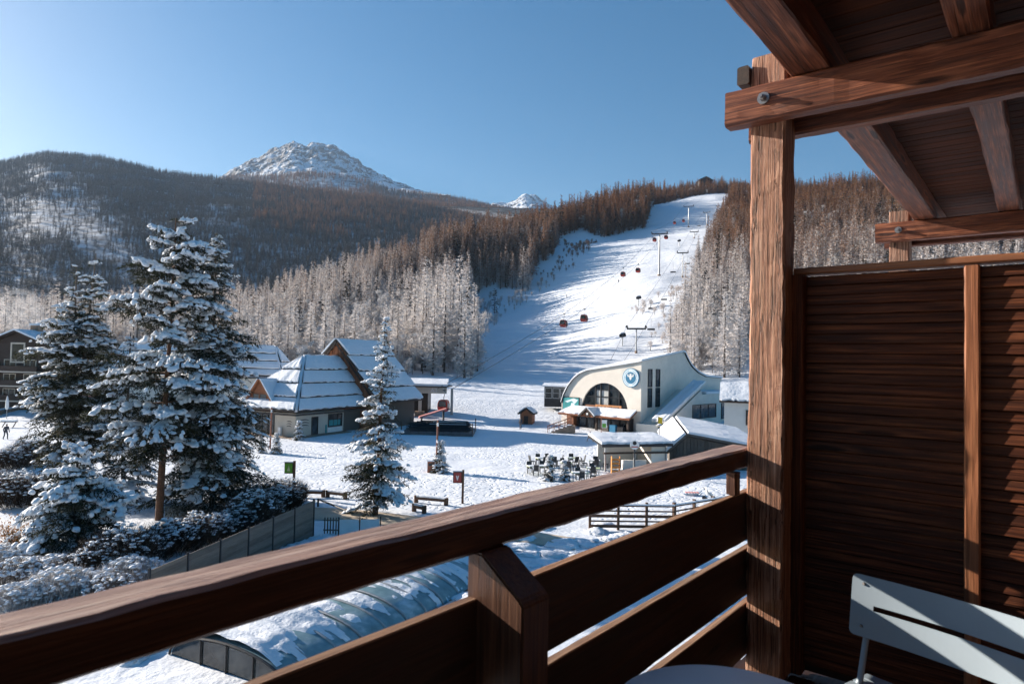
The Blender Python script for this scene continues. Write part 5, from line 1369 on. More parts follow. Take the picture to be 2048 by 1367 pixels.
# --- gondola station
q = G(838, 848)
gs = empty('gondola_station', frame_from((W(893, 800, 108).x, 108, gz(G(860, 846))), Vector((-1, 0.05, 0))), 'gondola station canopy with pale fascia on pillars beside the hall', 'station')
st0 = gz(G(860, 846))
zf1 = W(860, 782, 108).z - st0; zf0 = W(860, 768, 108).z - st0
wbox('fascia', gs, 0, 6.6, -0.2, 0.0, zf1 - 0.35, zf1 + 0.65, CREAM)
wbox('canopy', gs, -0.1, 7.6, -6, 0.35, zf1 + 0.66, zf1 + 0.85, METAL_DARK)
m_ = MB(); m_.prism([(-0.1, 0.38, zf1 + 0.853), (7.6, 0.38, zf1 + 0.853), (7.4, -6, zf1 + 1.6), (0.6, -6, zf1 + 1.6)], (0, 0, 0.35)); m_.build('canopy_snow', SNOW, gs)
for x_ in (4.2, 7.0): wbox('pillar', gs, x_, x_ + 0.45, -0.6, -0.15, -0.5, zf1 - 0.36, CREAM); wbox('pillar_base', gs, x_ - 0.5, x_ + 1.0, -0.9, 0.1, -0.5, 1.2, STONE)
wbox('pillar', gs, -0.8, -0.4, -2.2, -1.8, -0.5, zf1 + 0.4, METAL_GREY)
wbox('machine_hall', gs, 3.5, 7.2, -5.5, -2.5, -0.5, zf1 - 0.3, METAL_DARK)
text('lettering', 'AT', 0.95, Matrix.Translation((2.05, 0.012, zf1 + 0.15)) @ Matrix.Rotation(math.pi, 4, 'Z') @ Matrix.Rotation(R(90), 4, 'X'), WHITE, gs)
m_ = MB(); m_.tube([(0.6, 0.02, zf1 + 0.45), (0.4, 0.02, zf1 + 0.2), (0.6, 0.02, zf1 - 0.05)], 0.08, 6); m_.build('arrow_mark', WHITE, gs)
# waiting deck with crowd barriers
dq0 = G(818, 878); dq1 = G(945, 876)
dk_ = empty('queue_deck', T(W(880, 870, 92).x, 92, 0.0), 'dark queue deck fenced by rows of crowd barriers before the gondola', 'deck')
wbox('platform', dk_, -4.8, 4.8, -4.2, 4.0, -0.3, 0.32, DECK_DARK)
rb_ = random.Random(5)
for row in range(8):
    y_ = -3.9 + row * 1.05; xa = -4.6 + 0.35 * abs(row - 3); xb = 4.6 - 0.2 * abs(row - 2)
    m_ = MB()
    for z_ in (0.55, 0.9, 1.25): m_.tube([(xa, y_, z_), (xb, y_, z_ + 0.02)], 0.05, 5)
    for x_ in np.arange(xa, xb + .1, 1.1): m_.tube([(x_, y_, 0.2), (x_, y_, 1.32)], 0.03, 5)
    bo = m_.build('barrier', METAL_DARK, dk_)
    if row in (2, 5, 7): m_ = MB(); m_.box(xa * 0.3, xb * rb_.uniform(0.5, 1), y_ - 0.04, y_ + 0.04, 1.29, 1.34); m_.build('barrier_snow', SNOW, bo)
for x_, y_ in ((-4.7, -4.1), (0.3, -4.1), (4.7, -4.1), (4.7, 3.9), (-4.7, 3.9)): wbox('post', dk_, x_ - .06, x_ + .06, y_ - .06, y_ + .06, 0.2, 1.7, WOOD_FENCE)

# ------------------------------------------------------------------ small things on the square
def rope_post(px, py, h, label, r=0.09, lean=0.012):
    q = ground_at(px, py); e = empty('timber_pole', T(q), label, 'pole')
    m_ = MB(); m_.tube([(0, 0, -0.3), (lean * h * .5, 0, h * .5), (lean * h, 0, h)], [r, r * .9, r * .8], 10); m_.build('shaft', POLE_RED, e)
    m_ = MB(); m_.tube([(lean * h, 0, h + .003), (lean * h, 0, h + 0.09)], [r * .85, r * .5], 10); m_.build('snow_cap', SNOW, e)
    m_ = MB(); m_.tube([(lean * h + .02, -.12, h - .55), (lean * h + .02, -.12, h - .25)], 0.09, 8); m_.build('lamp', WHITE, e)
    return e
rope_post(540, 897, 4.5, 'tall red brown pole between two small firs before the chalet')
rope_post(872, 944, 4.7, 'tall red brown pole beside the red box on the square')
q = ground_at(862, 943); e = empty('litter_box', T(q), 'red brown wooden litter box at the foot of the tall pole', 'litter box')
m_ = MB(); m_.box(-.3, .3, -.3, .3, -.1, 1.0); m_.build('body', POLE_RED, e); m_ = MB(); m_.box(-.35, .35, -.35, .35, 1.003, 1.12); m_.build('snow_cap', SNOW, e); m_ = MB(); m_.box(-.2, .2, -.31, -.304, .62, .85); m_.build('opening', METAL_DARK, e)
def sign_post(px, py, h, face, label, mark):
    q = ground_at(px, py); e = empty('trail_sign', T(q), label, 'sign')
    m_ = MB(); m_.box(-.075, .075, -.075, .075, -.3, h); m_.build('post', WOOD_FENCE, e)
    m_ = MB(); m_.box(-.70, -.08, -.05, .05, h - .92, h - .12); b_ = m_.build('board', WOOD_FENCE, e)
    m_ = MB(); m_.box(-.66, -.12, -.06, -.052, h - .86, h - .18); f_ = m_.build('face', face, b_)
    mm = MB()
    if mark == 'tree': mm.prism([(-.52, -.064, h - .74), (-.26, -.064, h - .74), (-.39, -.064, h - .3)], (0, -.004, 0)); 
    else: mm.prism([(-.5, -.064, h - .4), (-.42, -.064, h - .4), (-.39, -.064, h - .55), (-.36, -.064, h - .4), (-.28, -.064, h - .4), (-.36, -.064, h - .72), (-.42, -.064, h - .72)], (0, -.004, 0))
    mm.build('mark', LIME if mark == 'tree' else WHITE, b_)
    m_ = MB(); m_.box(-.72, -.06, -.08, .08, h - .118, h - .05); m_.build('snow_cap', SNOW, b_)
    return e
sign_post(587, 990, 2.5, GREEN_SIGN, 'green information board on a timber post by the road', 'tree')
sign_post(925, 1006, 2.35, RED_SIGN, 'red information board on a timber post by the road', 'v')
# log barriers along the road
def log(a, b, r, label, h=0.35):
    a = ground_at(*a); b = ground_at(*b); c = (a + b) / 2
    e = empty('log_barrier', T(c), label, 'barrier', 'log barriers along the road')
    m_ = MB(); m_.tube([a - c + Vector((0, 0, h)), b - c + Vector((0, 0, h))], r, 9); m_.build('log', WOOD_FENCE, e)
    m_ = MB(); m_.tube([a - c + Vector((0, 0, h + r * .7)), b - c + Vector((0, 0, h + r * .7))], r * .75, 7); m_.build('log_snow', SNOW, e)
    for p in (a - c, b - c):
        m_ = MB(); m_.tube([p + Vector((0, .05, -.3)), p + Vector((0, .05, h + .15))], r * 1.2, 8); m_.build('stump', WOOD_FENCE, e)
for a, b, lb_ in (((592, 992), (646, 992), 'snowy log barrier beside the green board'), ((655, 992), (690, 996), 'snowy log barrier left of the lone spruce'), ((832, 1004), (892, 1010), 'snowy log barrier right of the lone spruce'), ((828, 1022), (848, 1026), 'short log barrier under the lone spruce')): log(a, b, 0.13, lb_)
q0 = ground_at(636, 1012); q1 = ground_at(694, 1028)
e = empty('tilted_bar', T(q0), 'dark barrier pole leaning across the roadside snow', 'pole'); m_ = MB(); m_.tube([(0, 0, .5), (q1 - q0) + Vector((0, 0, .25))], 0.06, 7); m_.build('bar', METAL_DARK, e); m_ = MB(); m_.tube([(0, 0, -.2), (0, 0, .55)], 0.07, 7); m_.build('support', METAL_DARK, e)

# grey screen fence of the garden
fa = Vector((-10.9, 37.2, 0)); fb = Vector((-13.2, 24.6, 0)); N = 6
fe = empty('screen_fence', frame_from(fa, fb - fa), 'grey brown slatted privacy fence panels along the garden hedge', 'fence')
Lf = (fb - fa).length / N
for i in range(N):
    for k in range(13):
        m_ = MB(); z0 = 0.05 + k * 0.152; m_.box(i * Lf + .06, (i + 1) * Lf - .04, -.018, .018, z0, z0 + .146); m_.build('slat', FENCE_GREY, fe)
for i in range(N + 1): m_ = MB(); m_.box(i * Lf - .04, i * Lf + .04, -.045, .045, -.2, 2.1); m_.build('post', METAL_DARK, fe)
# small gate beyond it
q = Vector((-10.4, 37.6, 0)); e = empty('picket_gate', T(q), 'small pale picket gate at the end of the screen fence', 'gate')
for k in range(6): m_ = MB(); m_.box(k * .16, k * .16 + .07, -.02, .02, 0.02, 1.0); m_.build('picket', FENCE_GREY, e)
for z_ in (.25, .8): m_ = MB(); m_.box(-.05, .95, .02, .05, z_, z_ + .07); m_.build('rail', FENCE_GREY, e)
GLASSP = plain('pale_glass_panel', (0.62, 0.66, 0.68), 0.2, 0.06, 2)
q = ground_at(676, 1088); q1 = ground_at(760, 1086); e = empty('glass_screen', frame_from(q1, q - q1), 'pale glass wind screen on thin posts below the lone spruce', 'screen')
Lg = (q1 - q).length
for i in range(2):
    m_ = MB(); m_.box(i * Lg / 2 + .05, (i + 1) * Lg / 2 - .05, -.012, .012, .15, 1.35); m_.build('pane', GLASSP, e)
for i in range(3): m_ = MB(); m_.box(i * Lg / 2 - .03, i * Lg / 2 + .03, -.03, .03, -.2, 1.5); m_.build('post', METAL_DARK, e)

# pool enclosure: low telescopic arches, snow lying on them
pa = G(452, 1345); pbv = Vector((0.46, 0.888, 0))
pe = empty('pool_enclosure', frame_from((pa.x, pa.y, 0), pbv), 'low arched translucent pool enclosure half buried in snow below the railing', 'pool enclosure')
ns_, Ln_ = 11, 13.0
Wp, Hp = 2.7, 0.85
def arc(x, r0, k=0.0): return [(x, (Wp + k) * math.cos(a), (Hp + k) * math.sin(a)) for a in np.linspace(0, math.pi, 21)]
for i in range(ns_):
    x0 = i * Ln_ / ns_ + 0.03; x1 = (i + 1) * Ln_ / ns_ - 0.03; k = -0.0 + 0.03 * (i % 2)
    A_ = arc(x0, 0, k); B_ = arc(x1, 0, k); m_ = MB(); m_.add(A_ + B_, [(j, j + 1, 21 + j + 1, 21 + j) for j in range(20)]); m_.build('panel', POOL, pe, smooth=True)
for i in range(ns_ + 1):
    m_ = MB(); m_.tube(arc(i * Ln_ / ns_, 0, 0.05), 0.045, 6); m_.build('rib', METAL_GREY if i else METAL_DARK, pe)
gp = MB(); A_ = arc(0.02, 0, -0.03); gp.add(A_, [tuple(range(21))]); gp.build('end_pane', GLASS, pe)
for y_ in (-1.2, 0, 1.2): m_ = MB(); m_.tube([(-0.02, y_, 0), (-0.02, y_, Hp * math.sqrt(1 - (y_ / Wp) ** 2))], 0.03, 6); m_.build('mullion', METAL_DARK, pe)
rp_ = np.random.default_rng(17)
gx_, ga_ = np.meshgrid(np.linspace(0.15, Ln_, 210), np.linspace(0.04, math.pi - 0.04, 84), indexing='ij')
# snow lies in slabs; between them it has slid off in strips parallel to the ribs
hs_ = 0.62 * fbm(gx_ * 0.42, ga_ * 1.5, 5, 4) + 0.5 * fbm(gx_ * 2.6, ga_ * 0.8, 9, 4) + 0.10 * np.cos(ga_ * 2) * -1 - 0.01
hs_ = np.clip(hs_, -0.02, 0.3) * 0.75
Rk = 0.035 + hs_
Pv = np.stack([gx_, (Wp + Rk) * np.cos(ga_), (Hp + Rk) * np.sin(ga_)], -1)
ii = np.arange(gx_.size).reshape(gx_.shape)
Fp = np.stack([ii[:-1, :-1], ii[:-1, 1:], ii[1:, 1:], ii[1:, :-1]], -1).reshape(-1, 4)
Fp = Fp[(hs_.ravel()[Fp] > -0.0149).any(1)]
tag(link('snow_patches', np_mesh('snow_patches', Pv.reshape(-1, 3), Fp, [SNOW_TREE], smooth=True), pe), kind='stuff')
m_ = MB(); m_.box(-0.5, Ln_ + .4, -Wp - .35, -Wp - .22, 0, 0.16); m_.build('track', METAL_GREY, pe)
# heaped snow round the pool and along the fence
Cn = []; An = []
for _ in range(150):
    u_ = rp_.uniform(-1, Ln_ + 1); sd_ = rp_.choice([-1, 1]); p = pe.matrix_basis @ Vector((u_, sd_ * rp_.uniform(Wp + .5, Wp + 2.2), 0)); s = rp_.uniform(.25, .8)
    Cn.append((p.x, p.y, 0)); An.append(np.diag([s * rp_.uniform(.7, 1.4), s, s * .35]))
for _ in range(60):
    t_ = rp_.uniform(); p = fa.lerp(fb, t_) + Vector((rp_.uniform(.3, 1.6), 0, 0)); s = rp_.uniform(.3, .8); Cn.append((p.x, p.y, 0)); An.append(np.diag([s, s, s * .6]))
for _ in range(120):
    p = ground_at(rp_.uniform(640, 1250), rp_.uniform(1045, 1180)); s = rp_.uniform(.2, .7); Cn.append((p.x, p.y, 0)); An.append(np.diag([s * rp_.uniform(.8, 1.6), s, s * .3]))
v_, f_ = blobs(np.array(Cn), np.array(An), rp_, 0.5, ICO3)
tag(link('snow_heaps', np_mesh('snow_heaps', v_, f_, [SNOW_TREE], smooth=True)), 'shovelled snow heaped round the pool and roadside', 'snow', kind='stuff')
q = ground_at(905, 1185); e = empty('garden_deck', T(q.x, q.y, 0.0, R(-28)), 'small snow free board deck beside the pool', 'deck')
for k in range(12): m_ = MB(); m_.box(-1.6, 1.6, k * .16 - 1, k * .16 - .86, .02, .09); m_.build('plank', WOOD_GREY, e)

# ranch fence below the terrace
def ranch(points, label, top=1.55, n=5):
    P_ = [ground_at(*p) for p in points]; e = empty('ranch_fence', T(P_[0]), label, 'fence')
    for a, b in zip(P_[:-1], P_[1:]):
        L_ = (b - a).length; k = max(1, round(L_ / 1.9)); D_ = (b - a) / L_; F_ = frame_from(a - P_[0], D_)
        for z_ in np.linspace(.25, top - .08, n):
            hb = 0.17 if abs(z_ - 0.9) < .2 or z_ < .3 else 0.08
            m_ = MB(); m_.box(0.02, L_ - 0.02, -.03, .03, z_ - hb / 2, z_ + hb / 2); rl0 = m_.build('rail', WOOD_FENCE, e, F_)
        m_ = MB(); m_.box(0.02, L_ - 0.02, -.045, .045, top - .035, top + .05); m_.build('rail_snow', SNOW, e, F_)
        for i in range(k + 1): m_ = MB(); m_.box(-.07, .07, -.08, .08, -.3, top + .12); m_.build('post', WOOD_FENCE, e, F_ @ Matrix.Translation((i * L_ / k, 0.1, 0)))
ranch([(1180, 1058), (1350, 1060), (1500, 1030)], 'brown ranch style timber fence with several rails below the terrace')
# scooter-like play things in the shade
for (px_, py_), mt, lb_ in (((1385, 990), PALE_RED, 'pink and blue sledge lying by the ranch fence'), ((1418, 1000), METAL_DARK, 'dark pushchair parked by the ranch fence')):
    q = ground_at(px_, py_); e = empty('sledge' if mt is PALE_RED else 'pushchair', T(q), lb_, 'sledge' if mt is PALE_RED else 'pushchair')
    if mt is PALE_RED:
        for s_ in (-.2, .2): m_ = MB(); m_.tube([(-.6, s_, .05), (.5, s_, .05), (.7, s_, .25)], .03, 6); m_.build('runner', TEAL_BLUE, e)
        for k in range(5): m_ = MB(); m_.box(-.55 + k * .22, -.4 + k * .22, -.25, .25, .2, .24); m_.build('slat', mt, e)
        m_ = MB(); m_.box(-.5, -.45, -.2, -.15, .05, .2); m_.box(.4, .45, .15, .2, .05, .2); m_.build('strut', TEAL_BLUE, e)
    else:
        for s_ in (-.25, .25):
            m_ = MB(); m_.tube([(-.4, s_, .95), (0, s_, .5), (.35, s_, .15)], .02, 6); m_.build('frame', mt, e); m_ = MB(); m_.tube([(.35, s_ - .02, .15), (.35, s_ + .02, .15)], .15, 14); m_.build('wheel', mt, e); m_ = MB(); m_.tube([(-.3, s_ - .02, .15), (-.3, s_ + .02, .15)], .15, 14); m_.build('wheel', mt, e)
        m_ = MB(); m_.prism([(-.2, -.22, .45), (.25, -.22, .4), (.2, -.22, .55), (-.1, -.22, .6), (-.25, -.22, .95)], (0, .44, 0)); m_.build('seat', WHITE, e)

# terrace: lime topped tables with dark chairs
def t_table(q, rz, w, d, label):
    e = empty('terrace_table', T(q.x, q.y, q.z, rz), label, 'table', 'tables on the snowy terrace')
    m_ = MB(); m_.box(-w / 2, w / 2, -d / 2, d / 2, .72, .76); t0 = m_.build('table_top', LIME, e); m_ = MB(); m_.box(-w / 2 + .04, w / 2 - w * random.choice((.1, .45, .6)), -d / 2 + .04, d / 2 - .03, .762, .80); m_.build('snow_cover', SNOW, t0)
    for a in (-1, 1):
        for b in (-1, 1): m_ = MB(); m_.box(a * (w / 2 - .08) - .03, a * (w / 2 - .08) + .03, b * (d / 2 - .08) - .03, b * (d / 2 - .08) + .03, -.1, .72); m_.build('leg', METAL_GREY, e)
CHS = None
def t_chair(q, rz, label):
    global CHS
    M = T(q.x, q.y, q.z, rz)
    if CHS: return copy_tree(CHS, M, label)
    e = empty('terrace_chair', M, label, 'chair', 'dark chairs round the terrace tables')
    m_ = MB(); m_.box(-.24, .24, -.24, .24, .43, .48); m_.build('seat', CHAIR_DARK, e)
    m_ = MB(); m_.prism([(-.24, .22, .48), (.24, .22, .48), (.22, .34, 1.02), (-.22, .34, 1.02)], (0, .04, 0)); m_.build('backrest', CHAIR_DARK, e)
    for a in (-.21, .21):
        for b in (-.21, .21): m_ = MB(); m_.box(a - .025, a + .025, b - .025, b + .025, -.1, .43); m_.build('leg', CHAIR_DARK, e)
    CHS = e
    return e
tabs = [((1078, 938), 2.2, 0.35, 'lime topped long table nearest the small firs on the terrace'), ((1092, 920), 2.0, 0.3, 'lime topped long table at the back corner of the terrace'), ((1132, 930), 1.0, 0.2, 'square lime topped table in the middle of the terrace'), ((1146, 920), 1.0, 0.2, 'square lime topped table at the back of the terrace'),
        ((1186, 942), 1.2, -0.1, 'lime topped table beside the pavilion'), ((1190, 926), 1.2, -0.1, 'lime topped table behind the one beside the pavilion'), ((1160, 952), 1.4, 0.1, 'snow covered low table in front of the terrace')]
for (px_, py_), w_, a_, lb_ in tabs:
    q = ground_at(px_, py_ + 10); t_table(q, a_, w_, 0.8, lb_)
    for sx in ((-.5, .5) if w_ > 1.5 else (0,)):
        for sg in (-1, 1):
            off = Matrix.Rotation(a_, 3, 'Z') @ Vector((sx * w_ * .55, sg * 0.72, 0)); t_chair(q + off, a_ + (0 if sg > 0 else math.pi) + random.uniform(-.35, .35), 'dark chair at the ' + lb_.replace('lime topped ', '').replace('nearest the', 'near the'))
    for sg in (-1, 1):
        if random.random() < .7: off = Matrix.Rotation(a_, 3, 'Z') @ Vector((sg * (w_ / 2 + .4), 0, 0)); t_chair(q + off, a_ - sg * math.pi / 2 + random.uniform(-.3, .3), 'dark end chair at the ' + lb_.replace('lime topped ', '').replace('nearest the', 'near the'))
# crate shelf, round sign, lamp and banner by the pavilion
q = ground_at(1229, 944); e = empty('crate_shelf', T(q.x, q.y - .5, 0, 0.1), 'orange wooden crate shelf at the pavilion front', 'shelf')
for k in range(4): m_ = MB(); m_.box(-.35, .35, -.18, .18, .1 + k * .36, .14 + k * .36); m_.box(-.35, .35, -.2, -.17, .16 + k * .36, .30 + k * .36); m_.build('crate', ORANGE_WOOD, e)
for s_ in (-.37, .37): m_ = MB(); m_.box(s_ - .02, s_ + .02, -.18, .18, -.1, 1.55); m_.build('side', ORANGE_WOOD, e)
q = ground_at(1268, 950); e = empty('round_sign', T(q), 'round white and red sign on a dark post before the pavilion', 'sign')
m_ = MB(); m_.tube([(0, 0, -.2), (0, 0, 2.9)], .05, 8); m_.build('post', METAL_DARK, e); m_ = MB(); m_.tube([(0, -.06, 2.75), (0, -.10, 2.75)], .42, 28); d0 = m_.build('disc', WHITE, e)
m_ = MB(); m_.tube([(0, -.102, 2.9), (0, -.108, 2.9)], .18, 18); m_.build('disc_mark', METAL_DARK, d0); m_ = MB(); m_.box(-.3, .3, -.108, -.102, 2.52, 2.62); m_.build('disc_mark', RED, d0)
q = ground_at(1318, 922); e = empty('street_lamp', T(q), 'slim dark lamp post with a flat snow capped head by the pavilion', 'lamp')
m_ = MB(); m_.tube([(0, 0, -.2), (0, 0, 3.6)], [.06, .045], 8); m_.build('post', METAL_DARK, e); m_ = MB(); m_.tube([(0, 0, 3.6), (0, 0, 3.7), (0, 0, 3.78)], [.12, .34, .28], 16); m_.build('head', METAL_GREY, e); m_ = MB(); m_.tube([(0, 0, 3.783), (0, 0, 3.87)], [.28, .12], 16); m_.build('snow_cap', SNOW, e)
q = Vector((W(1316, 860, 88).x, 88, 0)); e = empty('yellow_banner', T(q), 'tall yellow banner flag before the ski centre steps', 'banner')
m_ = MB(); m_.tube([(0, 0, -.2), (0, 0, 3.1)], .03, 6); m_.build('pole', METAL_DARK, e); m_ = MB(); m_.prism([(0.03, 0, 1.7), (.55, 0.05, 1.8), (.6, .02, 3.0), (0.03, 0, 3.1)], (0, .012, 0)); m_.build('cloth', YELLOW, e); m_ = MB(); m_.prism([(0.03, 0, 0.9), (.5, 0.04, 1.0), (.55, .04, 1.78), (0.03, 0, 1.68)], (0, .012, 0)); m_.build('cloth', TEAL_BLUE, e)
q = ground_at(1202, 884); e = empty('trail_sign', T(q), 'white and green pictogram sign on a pole before the ski centre shop', 'sign'); m_ = MB(); m_.tube([(0, 0, -.2), (0, 0, 3.1)], .05, 7); m_.build('post', POLE_RED, e); m_ = MB(); m_.box(.06, .72, -.03, .03, 1.9, 2.9); s0 = m_.build('board', WHITE, e); m_ = MB(); m_.box(.12, .6, -.036, -.032, 1.95, 2.45); m_.build('board_print', GREEN_SIGN, s0)
for px_, py_, lb_ in ((1180, 882, 'red triangular warning stand left of the pictogram sign'), (1234, 884, 'red triangular warning stand right of the pictogram sign')):
    q = ground_at(px_, py_); e = empty('warning_stand', T(q), lb_, 'warning stand')
    for a in (-1, 1): m_ = MB(); m_.tube([(a * .42, 0, -.05), (0, 0, 1.35)], .045, 6); m_.build('leg', POLE_RED, e)
    m_ = MB(); m_.box(-.24, .24, -.03, .03, .45, .54); m_.build('crossbar', POLE_RED, e)
# steps with a red railing left of the shop
q = ground_at(1120, 866); e = empty('outside_stair', frame_from(q, Vector((0.9, -0.2, 0))), 'snowy outside stair with a red brown railing left of the shop', 'stair')
for k in range(6): m_ = MB(); m_.box(-1.8 + k * .55, 2.0, .0, 1.4, -.2 + k * .22, k * .22 + .02); m_.build('step', STONE, e); m_ = MB(); m_.box(-1.8 + k * .55, -1.25 + k * .55, .05, 1.35, k * .22 + .023, k * .22 + .09); m_.build('step_snow', SNOW, e)
for y_ in (.02, 1.38):
    for z_ in (.5, .95): m_ = MB(); m_.tube([(-1.8, y_, z_), (1.4, y_, z_ + 1.25)], .05, 6); m_.build('handrail', POLE_RED, e)
    for k in range(5): m_ = MB(); m_.tube([(-1.8 + k * .8, y_, k * .3 - .2), (-1.8 + k * .8, y_, k * .31 + 1.0)], .04, 6); m_.build('baluster', POLE_RED, e)

# ------------------------------------------------------------------ gondola and chair lift
def cabin_parts(e):
    prof_ = [(-.55, 0.0), (.55, 0.0), (.85, .55), (.80, 1.3), (.55, 1.85), (-.55, 1.85), (-.80, 1.3), (-.85, .55)]
    m_ = MB(); m_.prism([(a, -.8, b) for a, b in prof_], (0, 1.6, 0)); me = m_.mesh('shell', RED)
    bm = bmesh.new(); bm.from_mesh(me); bmesh.ops.bevel(bm, geom=bm.edges[:], offset=0.10, segments=2, affect='EDGES'); bm.to_mesh(me); bm.free(); link('shell', me, e)
    for s_ in (-1, 1): m_ = MB(); m_.prism([(-.68, s_ * .805, .75), (.68, s_ * .805, .75), (.62, s_ * .805, 1.35), (.42, s_ * .805, 1.7), (-.42, s_ * .805, 1.7), (-.62, s_ * .805, 1.35)], (0, s_ * .012, 0)); m_.build('window', GLASS, e)
    for s_ in (-1, 1): m_ = MB(); m_.prism([(s_ * .852, -.6, .65), (s_ * .852, .6, .65), (s_ * .815, .6, 1.3), (s_ * .815, -.6, 1.3)], (s_ * .014, 0, 0)); m_.build('window', GLASS, e)
    m_ = MB(); m_.tube([(0, 0, 1.85), (0, 0, 2.3), (.12, 0, 2.6), (.12, 0, 3.3)], .06, 7); m_.build('hanger', METAL_GREY, e); m_ = MB(); m_.box(-.1, .3, -.35, .35, 3.26, 3.42); m_.build('grip', METAL_DARK, e)
    m_ = MB(); m_.box(.86, .95, -.5, .5, .2, .5); m_.build('ski_rack', METAL_DARK, e)
def line_point(px, py, Y): return W(px, py, Y)
cabs = [((887, 822), 106, 'red gondola cabin leaving the station canopy', 0.2), ((1127, 654), 168, 'lower red gondola cabin of the nearest pair above the slope', .5), ((1168, 643), 174, 'upper red gondola cabin of the nearest pair above the slope', .5), ((1246, 553), 250, 'lower red cabin of the middle pair below the tall pylon', .5), ((1276, 545), 258, 'upper red cabin of the middle pair below the tall pylon', .5),
        ((1309, 483), 312, 'dark cabin passing the left side of the tall pylon', .5), ((1332, 478), 314, 'dark cabin passing the right side of the tall pylon', .5), ((1349, 448), 430, 'small dark cabin left below the upper pylon', .5), ((1367, 444), 440, 'small dark cabin beside the upper pylon', .5)]
c0 = None; clamp = []
for (px_, py_), Y_, lb_, a_ in cabs:
    q = W(px_, py_, Y_); M = T(q.x, q.y, q.z, -a_)
    if c0 is None: c0 = empty('gondola_cabin', M, lb_, 'gondola cabin', 'gondola cabins'); cabin_parts(c0)
    else: copy_tree(c0, M, lb_)
    clamp.append(q + Vector((.12, 0, 3.4)))
def pylon(px, py_base, py_top, Y, arm, label, r=0.45, cat='pylon', sc=1.0):
    b = W(px, py_base, Y); b.z = gz(b) - 0.5; t_ = W(px, py_top, Y)
    h = t_.z - b.z; e = empty('lift_pylon', T(b.x, b.y, b.z, -0.3), label, cat)
    m_ = MB(); m_.tube([(0, 0, 0), (0, 0, h)], [r, r * .7], 12); m_.build('shaft', METAL_GREY, e); m_ = MB(); m_.tube([(0, 0, -.3), (0, 0, 1.2)], r * 1.7, 12); m_.build('footing', STONE, e)
    m_ = MB(); m_.box(-arm, arm, -.25, .25, h - .1, h + .35); m_.build('crossarm', METAL_DARK, e)
    for s_ in (-1, 1):
        m_ = MB(); m_.box(s_ * arm - .15, s_ * arm + .15, -1.8, 1.8, h + .35, h + .65); b0_ = m_.build('sheave_beam', METAL_DARK, e)
        for k in range(4): mm = MB(); mm.tube([(s_ * arm - .1, -1.5 + k, h + .75), (s_ * arm + .1, -1.5 + k, h + .75)], .28, 10); mm.build('sheave', METAL_DARK, b0_)
    return t_, e
t1, _ = pylon(1318, 555, 468, 310, 3.6, 'tall grey gondola pylon standing in the middle of the ski slope')
t2, _ = pylon(1377, 461, 413, 500, 3.6, 'upper gondola pylon near the top of the slope')
t3, _ = pylon(1272, 714, 658, 182, 2.6, 'short chair lift pylon behind the ski centre', 0.22)
t4, _ = pylon(1365, 546, 506, 300, 2.4, 'chair lift pylon right of the tall gondola pylon', 0.24)
t5, _ = pylon(1388, 500, 464, 400, 2.4, 'chair lift pylon below the upper gondola pylon', 0.24)
t6, _ = pylon(1413, 460, 425, 500, 2.4, 'chair lift pylon at the right edge of the upper slope', 0.24)
def cable(name, pts, label, r=0.035, sag=0.012):
    P_ = []
    for a, b in zip(pts[:-1], pts[1:]):
        L_ = (b - a).length
        for k in range(12): u_ = k / 12; P_.append(a.lerp(b, u_) - Vector((0, 0, sag * L_ * 4 * u_ * (1 - u_))))
    P_.append(pts[-1]); m_ = MB(); m_.tube(P_, r, 5, cap=False); tag(m_.build(name, METAL_DARK), label, 'cable')
stp = clamp[0]
for s_, ii_, lb_ in ((-1, (1, 3, 5, 7), 'left haul rope of the gondola running up the slope'), (1, (2, 4, 6, 8), 'right haul rope of the gondola running up the slope')):
    cable('haul_rope', [stp + Vector((s_ * 1.2, 0, 0.2))] + [clamp[i] for i in ii_[:3]] + [t1 + Vector((s_ * 3.5, 0, 1.0)), clamp[ii_[3]], t2 + Vector((s_ * 3.5, 0, 1.0)), W(1440 + s_ * 3, 362, 780)], lb_, 0.045, 0.004)
for s_, lb_ in ((-1, 'left rope of the chair lift beside the right wood'), (1, 'right rope of the chair lift beside the right wood')):
    cable('chair_lift_rope', [W(1235 + s_ * 14, 720, 140), t3 + Vector((s_ * 2.5, 0, .9)), t4 + Vector((s_ * 2.3, 0, .9)), t5 + Vector((s_ * 2.3, 0, .9)), t6 + Vector((s_ * 2.3, 0, .9))], lb_, 0.04, 0.006)
lc = None
for (px_, py_), Y_, lb_ in (((1302, 660), 195, 'empty lift chair just above the ski centre'), ((1328, 600), 240, 'empty lift chair above the slope scrub'), ((1346, 545), 270, 'empty lift chair near the tall pylon foot'), ((1375, 528), 315, 'empty lift chair right of the tall pylon'), ((1303, 618), 225, 'empty lift chair over the mid slope'), ((1392, 470), 430, 'empty lift chair high on the slope'), ((1398, 452), 460, 'highest empty lift chair on the slope')):
    q = W(px_, py_, Y_); M = T(q.x, q.y, q.z, -.3)
    if lc: copy_tree(lc, M, lb_); continue
    lc = empty('lift_chair', M, lb_, 'lift chair', 'empty chairs on the chair lift')
    m_ = MB(); m_.box(-1.1, 1.1, -.25, .25, 0, .1); m_.build('seat', METAL_DARK, lc); m_ = MB(); m_.box(-1.1, 1.1, .2, .28, .1, .55); m_.build('backrest', METAL_DARK, lc); m_ = MB(); m_.tube([(0, .25, .3), (0, .3, 1.2), (0, 0, 1.8), (0, 0, 3.4)], .045, 6); m_.build('hanger', METAL_GREY, lc)
